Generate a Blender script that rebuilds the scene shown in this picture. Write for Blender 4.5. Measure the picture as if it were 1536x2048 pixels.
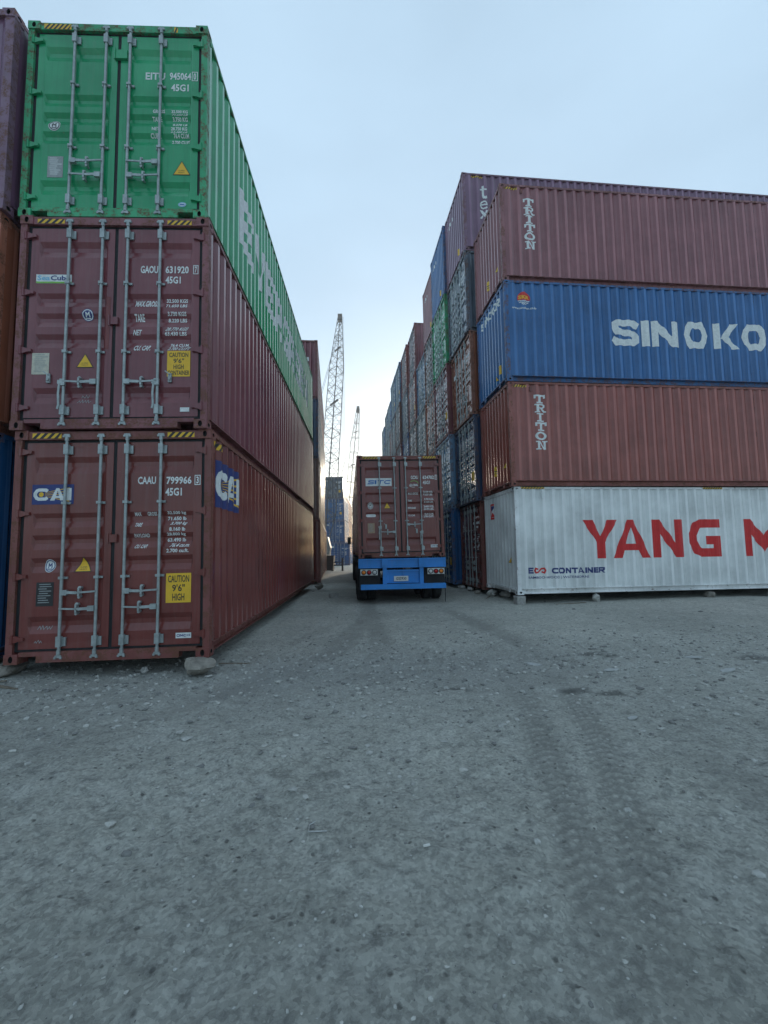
import bpy, bmesh, math, random
import numpy as np
from mathutils import Vector, Matrix

# ------------------------------------------------------------------ scene, camera, sky, sun
S = bpy.context.scene
for o in list(bpy.data.objects):
    bpy.data.objects.remove(o)
COL = S.collection
RND = random.Random(7)

PITCH, ROLL, CAM_H = 0.0898807, -0.0181744, 1.4597
cam_data = bpy.data.cameras.new('camera')
cam = bpy.data.objects.new('camera', cam_data)
COL.objects.link(cam)
cam_data.sensor_fit = 'VERTICAL'
cam_data.sensor_height = 24.0
cam_data.sensor_width = 18.0
cam_data.lens = 861.109 / 2048 * 24.0
cam_data.clip_start, cam_data.clip_end = 0.05, 5000
cam.matrix_world = (Matrix.Translation((0, 0, CAM_H)) @ Matrix.Rotation(math.pi / 2 + PITCH, 4, 'X')
                    @ Matrix.Rotation(ROLL, 4, 'Z'))
S.camera = cam

SUN_EL, SUN_AZ = math.radians(9.0), math.radians(8.0)      # azimuth to the right of +Y
world = bpy.data.worlds.new('World')
S.world = world
world.use_nodes = True
wn = world.node_tree
bg = wn.nodes['Background']
sky = wn.nodes.new('ShaderNodeTexSky')
sky.sky_type = 'NISHITA'
sky.sun_disc = False
sky.sun_elevation = SUN_EL
sky.sun_rotation = SUN_AZ
sky.altitude = 0
sky.air_density = 1.0
sky.dust_density = 1.1
sky.ozone_density = 2.0
wn.links.new(sky.outputs[0], bg.inputs[0])
bg.inputs[1].default_value = 0.05
# thin high haze veil: an even pale component over the whole sky
bg2 = wn.nodes.new('ShaderNodeBackground')
bg2.inputs[0].default_value = (0.305, 0.412, 0.500, 1)
bg2.inputs[1].default_value = 1.0
wt = wn.nodes.new('ShaderNodeTexCoord')
wm = wn.nodes.new('ShaderNodeMapping')
wm.inputs['Scale'].default_value = (1.0, 1.0, 2.6)
wz = wn.nodes.new('ShaderNodeTexNoise')
wz.inputs['Scale'].default_value = 1.7
wz.inputs['Detail'].default_value = 5.0
wz.inputs['Roughness'].default_value = 0.5
wr = wn.nodes.new('ShaderNodeMapRange')
wr.inputs['From Min'].default_value = 0.3
wr.inputs['From Max'].default_value = 0.7
wr.inputs['To Min'].default_value = 0.90
wr.inputs['To Max'].default_value = 1.08
wn.links.new(wt.outputs['Generated'], wm.inputs['Vector'])
wn.links.new(wm.outputs[0], wz.inputs['Vector'])
wn.links.new(wz.outputs[0], wr.inputs['Value'])
wn.links.new(wr.outputs[0], bg2.inputs[1])
add = wn.nodes.new('ShaderNodeAddShader')
wn.links.new(bg.outputs[0], add.inputs[0])
wn.links.new(bg2.outputs[0], add.inputs[1])
wn.links.new(add.outputs[0], wn.nodes['World Output'].inputs['Surface'])

sd = bpy.data.lights.new('sun', 'SUN')
sd.energy = 2.0
sd.angle = math.radians(0.8)
sd.color = (1.0, 0.86, 0.68)
sun = bpy.data.objects.new('sun', sd)
COL.objects.link(sun)
to_sun = Vector((math.sin(SUN_AZ) * math.cos(SUN_EL), math.cos(SUN_AZ) * math.cos(SUN_EL), math.sin(SUN_EL)))
sun.rotation_euler = to_sun.to_track_quat('Z', 'Y').to_euler()
sun.location = (0, -5, 40)

S.view_settings.view_transform = 'Standard'
S.view_settings.look = 'None'
S.view_settings.gamma = 1.0
S.view_settings.use_curve_mapping = False
S.view_settings.exposure = 0.58
S.render.engine = 'CYCLES'
S.cycles.use_denoising = True
S.cycles.max_bounces = 6

# ------------------------------------------------------------------ material helpers
MATS = {}


def new_mat(name):
    m = bpy.data.materials.new(name)
    m.use_nodes = True
    nt = m.node_tree
    b = nt.nodes['Principled BSDF']
    return m, nt, b


def N(nt, t, **kw):
    n = nt.nodes.new(t)
    for k, v in kw.items():
        if k in n.inputs:
            n.inputs[k].default_value = v
        else:
            setattr(n, k, v)
    return n


def mixc(nt, fac, a, b, mode='MIX'):
    n = nt.nodes.new('ShaderNodeMix')
    n.data_type = 'RGBA'
    n.blend_type = mode
    for sock, v in ((n.inputs[0], fac), (n.inputs[6], a), (n.inputs[7], b)):
        if hasattr(v, 'default_value') or hasattr(v, 'is_output'):
            nt.links.new(v, sock)
        else:
            sock.default_value = v
    return n.outputs[2]


def ramp(nt, src, p0, p1, c0=(0, 0, 0, 1), c1=(1, 1, 1, 1)):
    r = nt.nodes.new('ShaderNodeValToRGB')
    r.color_ramp.elements[0].position = p0
    r.color_ramp.elements[1].position = p1
    r.color_ramp.elements[0].color = c0
    r.color_ramp.elements[1].color = c1
    nt.links.new(src, r.inputs[0])
    return r.outputs[0]


def obj_coords(nt):
    tc = nt.nodes.new('ShaderNodeTexCoord')
    oi = nt.nodes.new('ShaderNodeObjectInfo')
    at = nt.nodes.new('ShaderNodeNewGeometry')
    return at.outputs['Position'], tc, oi


def math_n(nt, op, a, b=None):
    n = nt.nodes.new('ShaderNodeMath')
    n.operation = op
    for s, v in ((n.inputs[0], a), (n.inputs[1], b)):
        if v is None:
            continue
        if hasattr(v, 'is_output'):
            nt.links.new(v, s)
        else:
            s.default_value = v
    return n.outputs[0]


def paint(name, rgb, rust=0.35, rough=0.19, chalk=0.15, dirt=1.0):
    """weathered container paint: tone mottling, vertical run streaks, chips, rust blooms, shallow dents"""
    if name in MATS:
        return MATS[name]
    m, nt, b = new_mat(name)
    pos, tc, oi = obj_coords(nt)
    L = nt.links
    # large mottling
    n1 = N(nt, 'ShaderNodeTexNoise', Scale=0.9, Detail=7.0, Roughness=0.62)
    L.new(pos, n1.inputs['Vector'])
    # streaks: noise squeezed sideways, long in z
    mp = N(nt, 'ShaderNodeMapping')
    mp.inputs['Scale'].default_value = (14, 14, 0.55)
    L.new(pos, mp.inputs['Vector'])
    n2 = N(nt, 'ShaderNodeTexNoise', Scale=1.0, Detail=6.0, Roughness=0.7)
    L.new(mp.outputs[0], n2.inputs['Vector'])
    n3 = N(nt, 'ShaderNodeTexNoise', Scale=7.0, Detail=10.0, Roughness=0.72)
    L.new(pos, n3.inputs['Vector'])
    n4 = N(nt, 'ShaderNodeTexNoise', Scale=38.0, Detail=6.0, Roughness=0.75)
    L.new(pos, n4.inputs['Vector'])
    c = Vector(rgb)
    dark = tuple(c * 0.72) + (1,)
    grey = (c.x + c.y + c.z) / 3
    pale = tuple(Vector([min(1, v * (1 + 0.25 * chalk) + grey * 0.35 * chalk + 0.025 * chalk) for v in c])) + (1,)
    base = mixc(nt, ramp(nt, n1.outputs[0], 0.32, 0.70), dark, pale)
    # dust streaks
    dust = (0.20, 0.19, 0.18, 1)
    st = ramp(nt, n2.outputs[0], 0.50, 0.82)
    base = mixc(nt, math_n(nt, 'MULTIPLY', st, 0.24 * dirt * (0.6 + chalk)), base, dust)
    grime = ramp(nt, n2.outputs[0], 0.24, 0.46, (1, 1, 1, 1), (0, 0, 0, 1))
    base = mixc(nt, math_n(nt, 'MULTIPLY', grime, 0.42 * dirt), base, tuple(c * 0.35 + Vector((.006, .005, .004))) + (1,))
    # corrugation crests: scraped paint, with their pale reflections painted into the colour
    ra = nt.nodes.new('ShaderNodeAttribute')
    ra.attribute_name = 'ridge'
    worn_sheen = tuple(Vector([min(.9, v * 1.55 + grey * .22 + .045) for v in c])) + (1,)
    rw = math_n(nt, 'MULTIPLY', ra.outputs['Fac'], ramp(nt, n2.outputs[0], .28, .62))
    base = mixc(nt, math_n(nt, 'MULTIPLY', rw, .62), base, worn_sheen)
    # chips and rust
    lim = 0.72 - 0.20 * rust
    rmask = ramp(nt, n3.outputs[0], lim, lim + 0.06)
    r2 = ramp(nt, n4.outputs[0], 0.40, 0.58)
    rm = math_n(nt, 'MULTIPLY', rmask, r2)
    rustc = mixc(nt, n4.outputs[0], (0.045, 0.018, 0.010, 1), (0.21, 0.085, 0.04, 1))
    base = mixc(nt, rm, base, rustc)
    L.new(base, b.inputs['Base Color'])
    rg = math_n(nt, 'ADD', math_n(nt, 'MULTIPLY', n1.outputs[0], 0.16), rough - 0.08)
    rg = math_n(nt, 'ADD', rg, math_n(nt, 'MULTIPLY', rm, 0.35))
    L.new(rg, b.inputs['Roughness'])
    b.inputs['Specular IOR Level'].default_value = 0.5
    bp = N(nt, 'ShaderNodeBump', Strength=0.03, Distance=0.02)
    nb = N(nt, 'ShaderNodeTexNoise', Scale=2.2, Detail=3.0)
    L.new(pos, nb.inputs['Vector'])
    L.new(nb.outputs[0], bp.inputs['Height'])
    L.new(bp.outputs[0], b.inputs['Normal'])
    MATS[name] = m
    return m


def plain(name, rgb, rough=0.6, metal=0.0, var=0.25, scale=9.0, bump=0.0):
    if name in MATS:
        return MATS[name]
    m, nt, b = new_mat(name)
    pos, tc, oi = obj_coords(nt)
    n1 = N(nt, 'ShaderNodeTexNoise', Scale=scale, Detail=8.0, Roughness=0.7)
    nt.links.new(pos, n1.inputs['Vector'])
    c = Vector(rgb)
    col = mixc(nt, ramp(nt, n1.outputs[0], 0.3, 0.72), tuple(c * (1 - var)) + (1,), tuple(Vector([min(1, v * (1 + var * .6)) for v in c])) + (1,))
    nt.links.new(col, b.inputs['Base Color'])
    b.inputs['Roughness'].default_value = rough
    b.inputs['Metallic'].default_value = metal
    if bump:
        bp = N(nt, 'ShaderNodeBump', Strength=bump, Distance=0.02)
        nt.links.new(n1.outputs[0], bp.inputs['Height'])
        nt.links.new(bp.outputs[0], b.inputs['Normal'])
    MATS[name] = m
    return m


PAINT = {   # base colours
    'maroon': (0.190, 0.041, 0.034),
    'plum': (0.205, 0.052, 0.062),
    'mauve': (0.262, 0.085, 0.094),
    'rose': (0.285, 0.068, 0.050),
    'purple': (0.182, 0.084, 0.147),
    'rust_brown': (0.294, 0.098, 0.053),
    'brown': (0.168, 0.077, 0.059),
    'orange_rust': (0.420, 0.133, 0.070),
    'green': (0.008, 0.330, 0.130),
    'blue': (0.006, 0.100, 0.290),
    'mid_blue': (0.023, 0.132, 0.333),
    'navy': (0.017, 0.042, 0.102),
    'pale_blue': (0.127, 0.241, 0.380),
    'grey': (0.210, 0.231, 0.245),
    'grey_blue': (0.119, 0.147, 0.189),
    'white': (0.732, 0.755, 0.743),
    'slate': (0.168, 0.210, 0.217),
}


def P(c):
    return paint('paint_' + c, PAINT[c], rust=(0.10 if c in ('white',) else 0.30), chalk=0.18, dirt=0.45 if c == 'white' else 1.0)


def PW(c):      # posts, rails and castings: scuffed to rust far more
    return paint('scuffed_' + c, PAINT[c], rust=1.25 if c != 'white' else 0.7, rough=0.48, chalk=0.6)


STEEL = plain('galvanised_steel', (0.36, 0.40, 0.40), 0.45, 0.35, 0.35, 14)
RUBBER = plain('black_rubber', (0.012, 0.013, 0.015), 0.75, 0, 0.5, 12)
HOLE = plain('dark_cavity_steel', (0.02, 0.018, 0.017), 0.9)
T_WHITE = plain('print_white', (0.72, 0.74, 0.73), 0.55, 0, 0.22, 16)
T_BLACK = plain('print_black', (0.018, 0.018, 0.02), 0.5, 0, 0.3)
T_YEL = plain('print_yellow', (0.78, 0.46, 0.025), 0.5, 0, 0.12)
T_NAVY = plain('print_navy', (0.018, 0.035, 0.17), 0.5, 0, 0.2)
T_RED = plain('print_red', (0.62, 0.017, 0.017), 0.5, 0, 0.15)
T_BLUE = plain('print_blue', (0.02, 0.14, 0.42), 0.5, 0, 0.2)
T_LBLUE = plain('print_light_blue', (0.22, 0.50, 0.68), 0.5, 0, 0.15)
T_GREEN = plain('print_lime_green', (0.20, 0.48, 0.06), 0.5, 0, 0.15)
T_GREY = plain('print_grey', (0.30, 0.32, 0.32), 0.5, 0, 0.25, 30)
T_CREAM = plain('print_cream', (0.55, 0.52, 0.42), 0.55, 0, 0.25, 30)
T_TAN = plain('print_tan', (0.38, 0.25, 0.16), 0.55, 0, 0.25, 30)


# ------------------------------------------------------------------ mesh helpers
class MB:
    def __init__(s):
        s.v, s.f, s.m = [], [], []

    def face(s, idx, mi=0):
        s.f.append(tuple(idx))
        s.m.append(mi)

    def add(s, pts):
        n = len(s.v)
        s.v += [tuple(p) for p in pts]
        return n

    def box(s, x0, x1, y0, y1, z0, z1, mi=0):
        n = s.add([(x0, y0, z0), (x1, y0, z0), (x1, y1, z0), (x0, y1, z0), (x0, y0, z1), (x1, y0, z1), (x1, y1, z1), (x0, y1, z1)])
        for q in ((0, 3, 2, 1), (4, 5, 6, 7), (0, 1, 5, 4), (1, 2, 6, 5), (2, 3, 7, 6), (3, 0, 4, 7)):
            s.face([n + i for i in q], mi)
        return s

    def bar(s, a, b, w, h=None, mi=0, up=(0, 0, 1)):
        """square bar from a to b"""
        a, b = Vector(a), Vector(b)
        h = h or w
        d = (b - a).normalized()
        u = Vector(up)
        if abs(d.dot(u)) > 0.95:
            u = Vector((0, 1, 0))
        sx = d.cross(u).normalized() * (w / 2)
        sy = sx.cross(d).normalized() * (h / 2)
        n = s.add([a - sx - sy, a + sx - sy, a + sx + sy, a - sx + sy, b - sx - sy, b + sx - sy, b + sx + sy, b - sx + sy])
        for q in ((0, 3, 2, 1), (4, 5, 6, 7), (0, 1, 5, 4), (1, 2, 6, 5), (2, 3, 7, 6), (3, 0, 4, 7)):
            s.face([n + i for i in q], mi)
        return s

    def tube(s, a, b, r0, r1=None, seg=8, mi=0, caps=True):
        a, b = Vector(a), Vector(b)
        r1 = r0 if r1 is None else r1
        d = (b - a).normalized()
        u = Vector((0, 0, 1)) if abs(d.z) < 0.9 else Vector((0, 1, 0))
        sx = d.cross(u).normalized()
        sy = sx.cross(d)
        ring = [(math.cos(2 * math.pi * i / seg), math.sin(2 * math.pi * i / seg)) for i in range(seg)]
        n = s.add([a + (sx * c + sy * t) * r0 for c, t in ring] + [b + (sx * c + sy * t) * r1 for c, t in ring])
        for i in range(seg):
            j = (i + 1) % seg
            s.face((n + i, n + j, n + seg + j, n + seg + i), mi)
        if caps:
            s.face([n + i for i in range(seg)][::-1], mi)
            s.face([n + seg + i for i in range(seg)], mi)
        return s

    def prism(s, poly, axis, a, b, mi=0):
        """extrude a 2D polygon along axis between a and b"""
        def put(p, t):
            return {'x': (t, p[0], p[1]), 'y': (p[0], t, p[1]), 'z': (p[0], p[1], t)}[axis]
        k = len(poly)
        n = s.add([put(p, a) for p in poly] + [put(p, b) for p in poly])
        s.face([n + i for i in range(k)][::-1], mi)
        s.face([n + k + i for i in range(k)], mi)
        for i in range(k):
            j = (i + 1) % k
            s.face((n + i, n + j, n + k + j, n + k + i), mi)
        return s

    def lathe(s, prof, axis_pt, axis='x', seg=24, mi=0):
        """revolve (t, r) profile round a line through axis_pt along axis"""
        ax, ay, az = axis_pt
        rings = []
        for t, r in prof:
            pts = []
            for i in range(seg):
                c, q = math.cos(2 * math.pi * i / seg) * r, math.sin(2 * math.pi * i / seg) * r
                pts.append({'x': (ax + t, ay + c, az + q), 'y': (ax + c, ay + t, az + q), 'z': (ax + c, ay + q, az + t)}[axis])
            rings.append(s.add(pts))
        for a, b in zip(rings, rings[1:]):
            for i in range(seg):
                j = (i + 1) % seg
                s.face((a + i, a + j, b + j, b + i), mi)
        return s

    def mesh(s, name, nmat=1, smooth=False):
        me = bpy.data.meshes.new(name)
        me.from_pydata(s.v, [], s.f)
        me.polygons.foreach_set('material_index', s.m)
        bm = bmesh.new()
        bm.from_mesh(me)
        bmesh.ops.recalc_face_normals(bm, faces=bm.faces)
        bm.to_mesh(me)
        bm.free()
        if smooth:
            me.polygons.foreach_set('use_smooth', [True] * len(me.polygons))
        return me


def link(name, me, mats, parent=None, label=None):
    o = bpy.data.objects.new(name, me)
    COL.objects.link(o)
    if not isinstance(mats, (list, tuple)):
        mats = [mats]
    while len(me.materials) < len(mats):
        me.materials.append(None)
    for i, m in enumerate(mats):
        o.material_slots[i].link = 'OBJECT'
        o.material_slots[i].material = m
    if parent:
        o.parent = parent
    if label:
        o['label'] = label
    return o


def thing(name, label, cat, group=None, matrix=None):
    o = bpy.data.objects.new(name, None)
    o.empty_display_size = 0.3
    COL.objects.link(o)
    o['label'], o['category'] = label, cat
    if group:
        o['group'] = group
    if matrix is not None:
        o.matrix_world = matrix
    return o


def tag(o, label, cat, group=None):
    o['label'], o['category'] = label, cat
    if group:
        o['group'] = group
    return o


CACHE = {}


def cached(key, fn):
    if key not in CACHE:
        CACHE[key] = fn()
    return CACHE[key]


# ------------------------------------------------------------------ flat shapes: letters and stickers
def ribbon(pts, w, closed=False):
    """mitred stroke as a list of quads (2D)"""
    P2 = [Vector(p) for p in pts]
    n = len(P2)
    L, R = [], []
    for i in range(n):
        if closed:
            a, b, c = P2[i - 1], P2[i], P2[(i + 1) % n]
        else:
            a, b, c = P2[max(i - 1, 0)], P2[i], P2[min(i + 1, n - 1)]
        d1 = (b - a).normalized() if (b - a).length > 1e-9 else (c - b).normalized()
        d2 = (c - b).normalized() if (c - b).length > 1e-9 else d1
        t = (d1 + d2).normalized()
        nn = Vector((-t.y, t.x))
        k = max(0.35, nn.dot(Vector((-d1.y, d1.x))))
        L.append(b + nn * (w / 2 / k))
        R.append(b - nn * (w / 2 / k))
    out = []
    for i in range(n if closed else n - 1):
        j = (i + 1) % n
        out.append([tuple(R[i]), tuple(R[j]), tuple(L[j]), tuple(L[i])])
    return out


def rect(x0, y0, x1, y1):
    return [(x0, y0), (x1, y0), (x1, y1), (x0, y1)]


def disc(cx, cy, rx, ry, n=20, a0=0.0, a1=2 * math.pi):
    full = abs(a1 - a0 - 2 * math.pi) < 1e-6
    k = n if full else n + 1
    return [(cx + rx * math.cos(a0 + (a1 - a0) * i / n), cy + ry * math.sin(a0 + (a1 - a0) * i / n)) for i in range(k)]


def arc(cx, cy, rx, ry, a0, a1, n=10):
    return [(cx + rx * math.cos(a0 + (a1 - a0) * i / n), cy + ry * math.sin(a0 + (a1 - a0) * i / n)) for i in range(n + 1)]


def glyph(ch, asp=1.0, w=0.20):
    """heavy block letter in a unit box; asp = width/height so that strokes keep their weight. returns polygons"""
    wx = w / asp
    h = w / 2
    hx = wx / 2

    def rb(pts, closed=False):
        q = ribbon([(x * asp, y) for x, y in pts], w, closed)
        return [[(x / asp, y) for x, y in poly] for poly in q]
    if ch == 'I':
        return [rect(0, 0, 1, 1)]
    if ch == 'Y':
        return [[(0, 1), (wx * 1.25, 1), (.5, .58), (.5 - hx, .42)], [(1, 1), (.5 + hx, .42), (.5, .58), (1 - wx * 1.25, 1)],
                [(.5 - hx, 0), (.5 + hx, 0), (.5 + hx, .42), (.5, .58), (.5 - hx, .42)]]
    if ch == 'A':
        a = wx * 1.1
        f = lambda t: a + (0.5 - a) * t / .8
        return [[(0, 0), (a, 0), (.5, .8), (.5, 1), (.5 - hx * .7, 1)], [(1, 0), (.5 + hx * .7, 1), (.5, 1), (.5, .8), (1 - a, 0)],
                [(f(.2), .2), (1 - f(.2), .2), (1 - f(.37), .37), (f(.37), .37)]]
    if ch == 'N':
        return [rect(0, 0, wx, 1), rect(1 - wx, 0, 1, 1), [(wx, 1), (wx, 1 - w * 1.7), (1 - wx, 0), (1 - wx, w * 1.7)]]
    if ch == 'M':
        return [rect(0, 0, wx * .9, 1), rect(1 - wx * .9, 0, 1, 1), [(wx * .9, 1), (wx * .9, 1 - w * 1.9), (.5, .1), (.5, .1 + w * 2)],
                [(1 - wx * .9, 1), (.5, .1 + w * 2), (.5, .1), (1 - wx * .9, 1 - w * 1.9)]]
    if ch == 'E':
        return [rect(0, 0, wx, 1), rect(wx, 0, 1, w), rect(wx, .5 - h, .92, .5 + h), rect(wx, 1 - w, 1, 1)]
    if ch == 'V':
        return [[(0, 1), (wx * 1.15, 1), (.5, .25), (.5, 0), (.5 - hx * .8, 0)], [(1, 1), (.5 + hx * .8, 0), (.5, 0), (.5, .25), (1 - wx * 1.15, 1)]]
    if ch == 'G':
        return rb([(1, 1 - h), (.38, 1 - h), (.12 + hx, .82), (hx, .6), (hx, .4), (.12 + hx, .18), (.38, h), (1 - hx, h), (1 - hx, .44), (.52, .44)])
    if ch == 'C':
        return rb([(1, .76), (.86, .86), (.6, 1 - h), (.38, 1 - h), (.12 + hx, .8), (hx, .6), (hx, .4), (.12 + hx, .2), (.38, h), (.6, h), (.86, .14), (1, .24)])
    if ch == 'S':
        return rb([(.98, .74), (1 - hx, .8), (.82, 1 - h), (.2, 1 - h), (hx, .82), (hx, .67), (.2, .55), (.8, .45), (1 - hx, .33), (1 - hx, .18), (.8, h), (.18, h), (hx, .2), (.02, .27)])
    if ch == 'O':
        p = [(hx + .0, .5), (hx + .06, .74), (.3, .9), (.5, 1 - h), (.7, .9), (1 - hx - .06, .74), (1 - hx, .5), (1 - hx - .06, .26), (.7, .1), (.5, h), (.3, .1), (hx + .06, .26)]
        return rb(p[::-1], True)
    if ch == 'K':
        return [rect(0, 0, wx, 1), [(wx, .38), (.58, .47), (1, 1), (1 - wx * 1.3, 1)], [(.36, .407), (.58, .47), (1, 0), (1 - wx * 1.3, 0)]]
    if ch == 'R':
        return [rect(0, 0, wx, 1)] + rb([(wx, 1 - h), (.72, 1 - h), (1 - hx, .85), (1 - hx, .62), (.72, .46), (wx, .46)]) + [[(.45, .46 - h), (.45 + wx, .46 - h), (1.03, 0), (1.03 - wx * 1.15, 0)]]
    if ch == 'T':
        return [rect(0, 1 - w, 1, 1), rect(.5 - hx, 0, .5 + hx, 1 - w)]
    return []


def slab(ch):
    """slab serif letters in a unit box"""
    if ch == 'T':
        return [rect(0, .80, 1, 1), rect(0, .58, .15, .80), rect(.85, .58, 1, .80), rect(.37, .16, .63, .80), rect(.2, 0, .8, .16)]
    if ch == 'R':
        return ([rect(0, .84, .14, 1), rect(.14, 0.14, .38, 1), rect(0, 0, .48, .14)] + ribbon([(.38, .93), (.72, .93), (.82, .84), (.82, .64), (.7, .53), (.38, .53)], .15)
                + [[(.5, .455), (.7, .455), (.9, .14), (1, .14), (1, 0), (.78, 0), (.7, .12)]])
    if ch == 'I':
        return [rect(.18, .85, .82, 1), rect(.37, .15, .63, .85), rect(.18, 0, .82, .15)]
    if ch == 'O':
        return ribbon(disc(.5, .5, .40, .40, 16), .2, True)
    if ch == 'N':
        return [rect(0, .86, .13, 1), rect(.13, .14, .32, 1), rect(0, 0, .45, .14), rect(.68, 0, .87, .86), rect(.55, .86, 1, 1), [(.32, 1), (.32, .72), (.68, 0), (.68, .3)]]
    if ch == 't':
        return ribbon([(.45, 1), (.45, .2), (.52, .08), (.68, .05), (.85, .13)], .2) + [rect(.15, .66, .35, .78), rect(.55, .66, .85, .78)]
    if ch == 'e':
        return ribbon([(.12, .42), (.82, .42), (.8, .56), (.68, .68), (.5, .72), (.3, .66), (.17, .5), (.15, .32), (.25, .14), (.45, .05), (.68, .08), (.85, .2)], .13)
    if ch == 'x':
        return [[(.02, .72), (.34, .72), (.98, 0), (.66, 0)], [(.98, .72), (.72, .72), (.58, .5), (.66, .4)], [(.02, 0), (.28, 0), (.42, .22), (.34, .32)]]
    return []


def place(polys, x0, y0, x1, y1, shear=0.0):
    return [[(x0 + (x1 - x0) * (px + shear * py), y0 + (y1 - y0) * py) for px, py in p] for p in polys]


def font_polys(body, x0, y0, x1, y1, shear=0.0, bold=0.0):
    """built-in font fitted to a rectangle, as triangles"""
    key = ('font', body, bold)

    def make():
        cu = bpy.data.curves.new('lettering', 'FONT')
        cu.body = body
        cu.offset = bold
        cu.resolution_u = 2
        o = bpy.data.objects.new('lettering', cu)
        COL.objects.link(o)
        me = bpy.data.meshes.new_from_object(o)
        vs = [(v.co.x, v.co.y) for v in me.vertices]
        fs = [[vs[i] for i in p.vertices] for p in me.polygons]
        bpy.data.objects.remove(o)
        bpy.data.meshes.remove(me)
        bpy.data.curves.remove(cu)
        return fs
    fs = cached(key, make)
    if not fs:
        return []
    xs = [p[0] for f in fs for p in f]
    ys = [p[1] for f in fs for p in f]
    a, b, c, d = min(xs), max(xs), min(ys), max(ys)
    d = max(d, c + 0.5)
    return place([[((p[0] - a) / (b - a), (p[1] - c) / (d - c)) for p in f] for f in fs], x0, y0, x1, y1, shear)


def lay(name, layers, mapf, xbreaks, ybreaks, parent, label=None):
    """lay coloured 2D polygons on a folded sheet. layers = [(material, polys, lift)]; cut at the folds, then mapped"""
    bm = bmesh.new()
    zl = bm.faces.layers.int.new('lift')
    mats, lifts = [], []
    for mi, (mat, polys, lift) in enumerate(layers):
        mats.append(mat)
        lifts.append(lift)
        for p in polys:
            if len(p) < 3:
                continue
            vs = [bm.verts.new((q[0], q[1], lift)) for q in p]
            f = bm.faces.new(vs)
            f.material_index = mi
    xs = [v.co.x for v in bm.verts]
    ys = [v.co.y for v in bm.verts]
    for brs, ax, lo, hi in ((xbreaks, 0, min(xs), max(xs)), (ybreaks, 1, min(ys), max(ys))):
        for t in brs:
            if lo < t < hi:
                co = [0, 0, 0]
                no = [0, 0, 0]
                co[ax], no[ax] = t, 1
                bmesh.ops.bisect_plane(bm, geom=bm.verts[:] + bm.edges[:] + bm.faces[:], plane_co=co, plane_no=no, dist=1e-5)
    for v in bm.verts:
        v.co = Vector(mapf(v.co.x, v.co.y, v.co.z))
    me = bpy.data.meshes.new(name)
    bm.to_mesh(me)
    bm.free()
    return link(name, me, mats, parent, label)


# ------------------------------------------------------------------ shipping container geometry
B = 1.219           # half width
L40, L20 = 12.192, 6.058
HC, STD = 2.896, 2.591
GROOVES = [(2.56, 2.34), (1.84, 1.655), (1.565, 1.38), (1.28, 1.095), (0.56, 0.35)]   # (top, bottom) for a 2.896 box
GD = 0.036
DX0, DX1 = 0.022, B - 0.130          # door leaf between the middle seal and the hinge seal
BARS = (-0.585, -0.162, 0.162, 0.585)


def side_breaks(L):
    """fold lines of the corrugated side, measured from the door end, and depth at each"""
    l0, l1 = 0.20, L - 0.24
    n = int((l1 - l0) / 0.278)
    p = (l1 - l0) / n
    ys, ds = [0.10], [0.0]
    for i in range(n):
        a = l0 + i * p
        for f, d in ((0.0, 0.0), (0.245, 0.036), (0.50, 0.036), (0.745, 0.0)):
            ys.append(a + f * p)
            ds.append(d)
    ys += [l1, L - 0.08]
    ds += [0.0, 0.0]
    return ys, ds


def front_breaks():
    x0, x1, n = -B + 0.13, B - 0.13, 9
    p = (x1 - x0) / n
    xs, ds = [-B + 0.07], [0.004]
    for i in range(n):
        a = x0 + i * p
        for f, d in ((0.0, 0.004), (0.27, 0.05), (0.5, 0.05), (0.77, 0.004)):
            xs.append(a + f * p)
            ds.append(d)
    xs += [x1, B - 0.07]
    ds += [0.004, 0.004]
    return xs, ds


SB = {L40: side_breaks(L40), L20: side_breaks(L20)}
FB = front_breaks()


def lerp_tab(tab, t):
    return float(np.interp(t, tab[0], tab[1]))


def groove_tab(H):
    k = (H - 0.29) / (HC - 0.29)
    zs, ds = [0.0], [0.004]
    for a, b in sorted(GROOVES, key=lambda g: g[1]):
        a, b = 0.15 + (a - 0.15) * k, 0.15 + (b - 0.15) * k
        h = a - b
        zs += [b, b + h * 0.42, b + h * 0.68, a]
        ds += [0.004, GD, GD, 0.004]
    zs.append(H)
    ds.append(0.004)
    return zs, ds


GT = {HC: groove_tab(HC), STD: groove_tab(STD)}
DCOL = ([DX0, DX0 + 0.085, DX0 + 0.10, DX0 + 0.125, DX1 - 0.125, DX1 - 0.10, DX1 - 0.085, DX1], [0, 0, .11, 1, 1, .11, 0, 0])


def door_depth(x, z, H):
    f = lerp_tab(DCOL, abs(x))
    g = lerp_tab(GT[H], z)
    if z > H - 0.135 - 0.085 or z < 0.15 + 0.085:
        return 0.0
    return g * f if f > .2 else 0.004 * min(1, f * 9)


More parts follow.
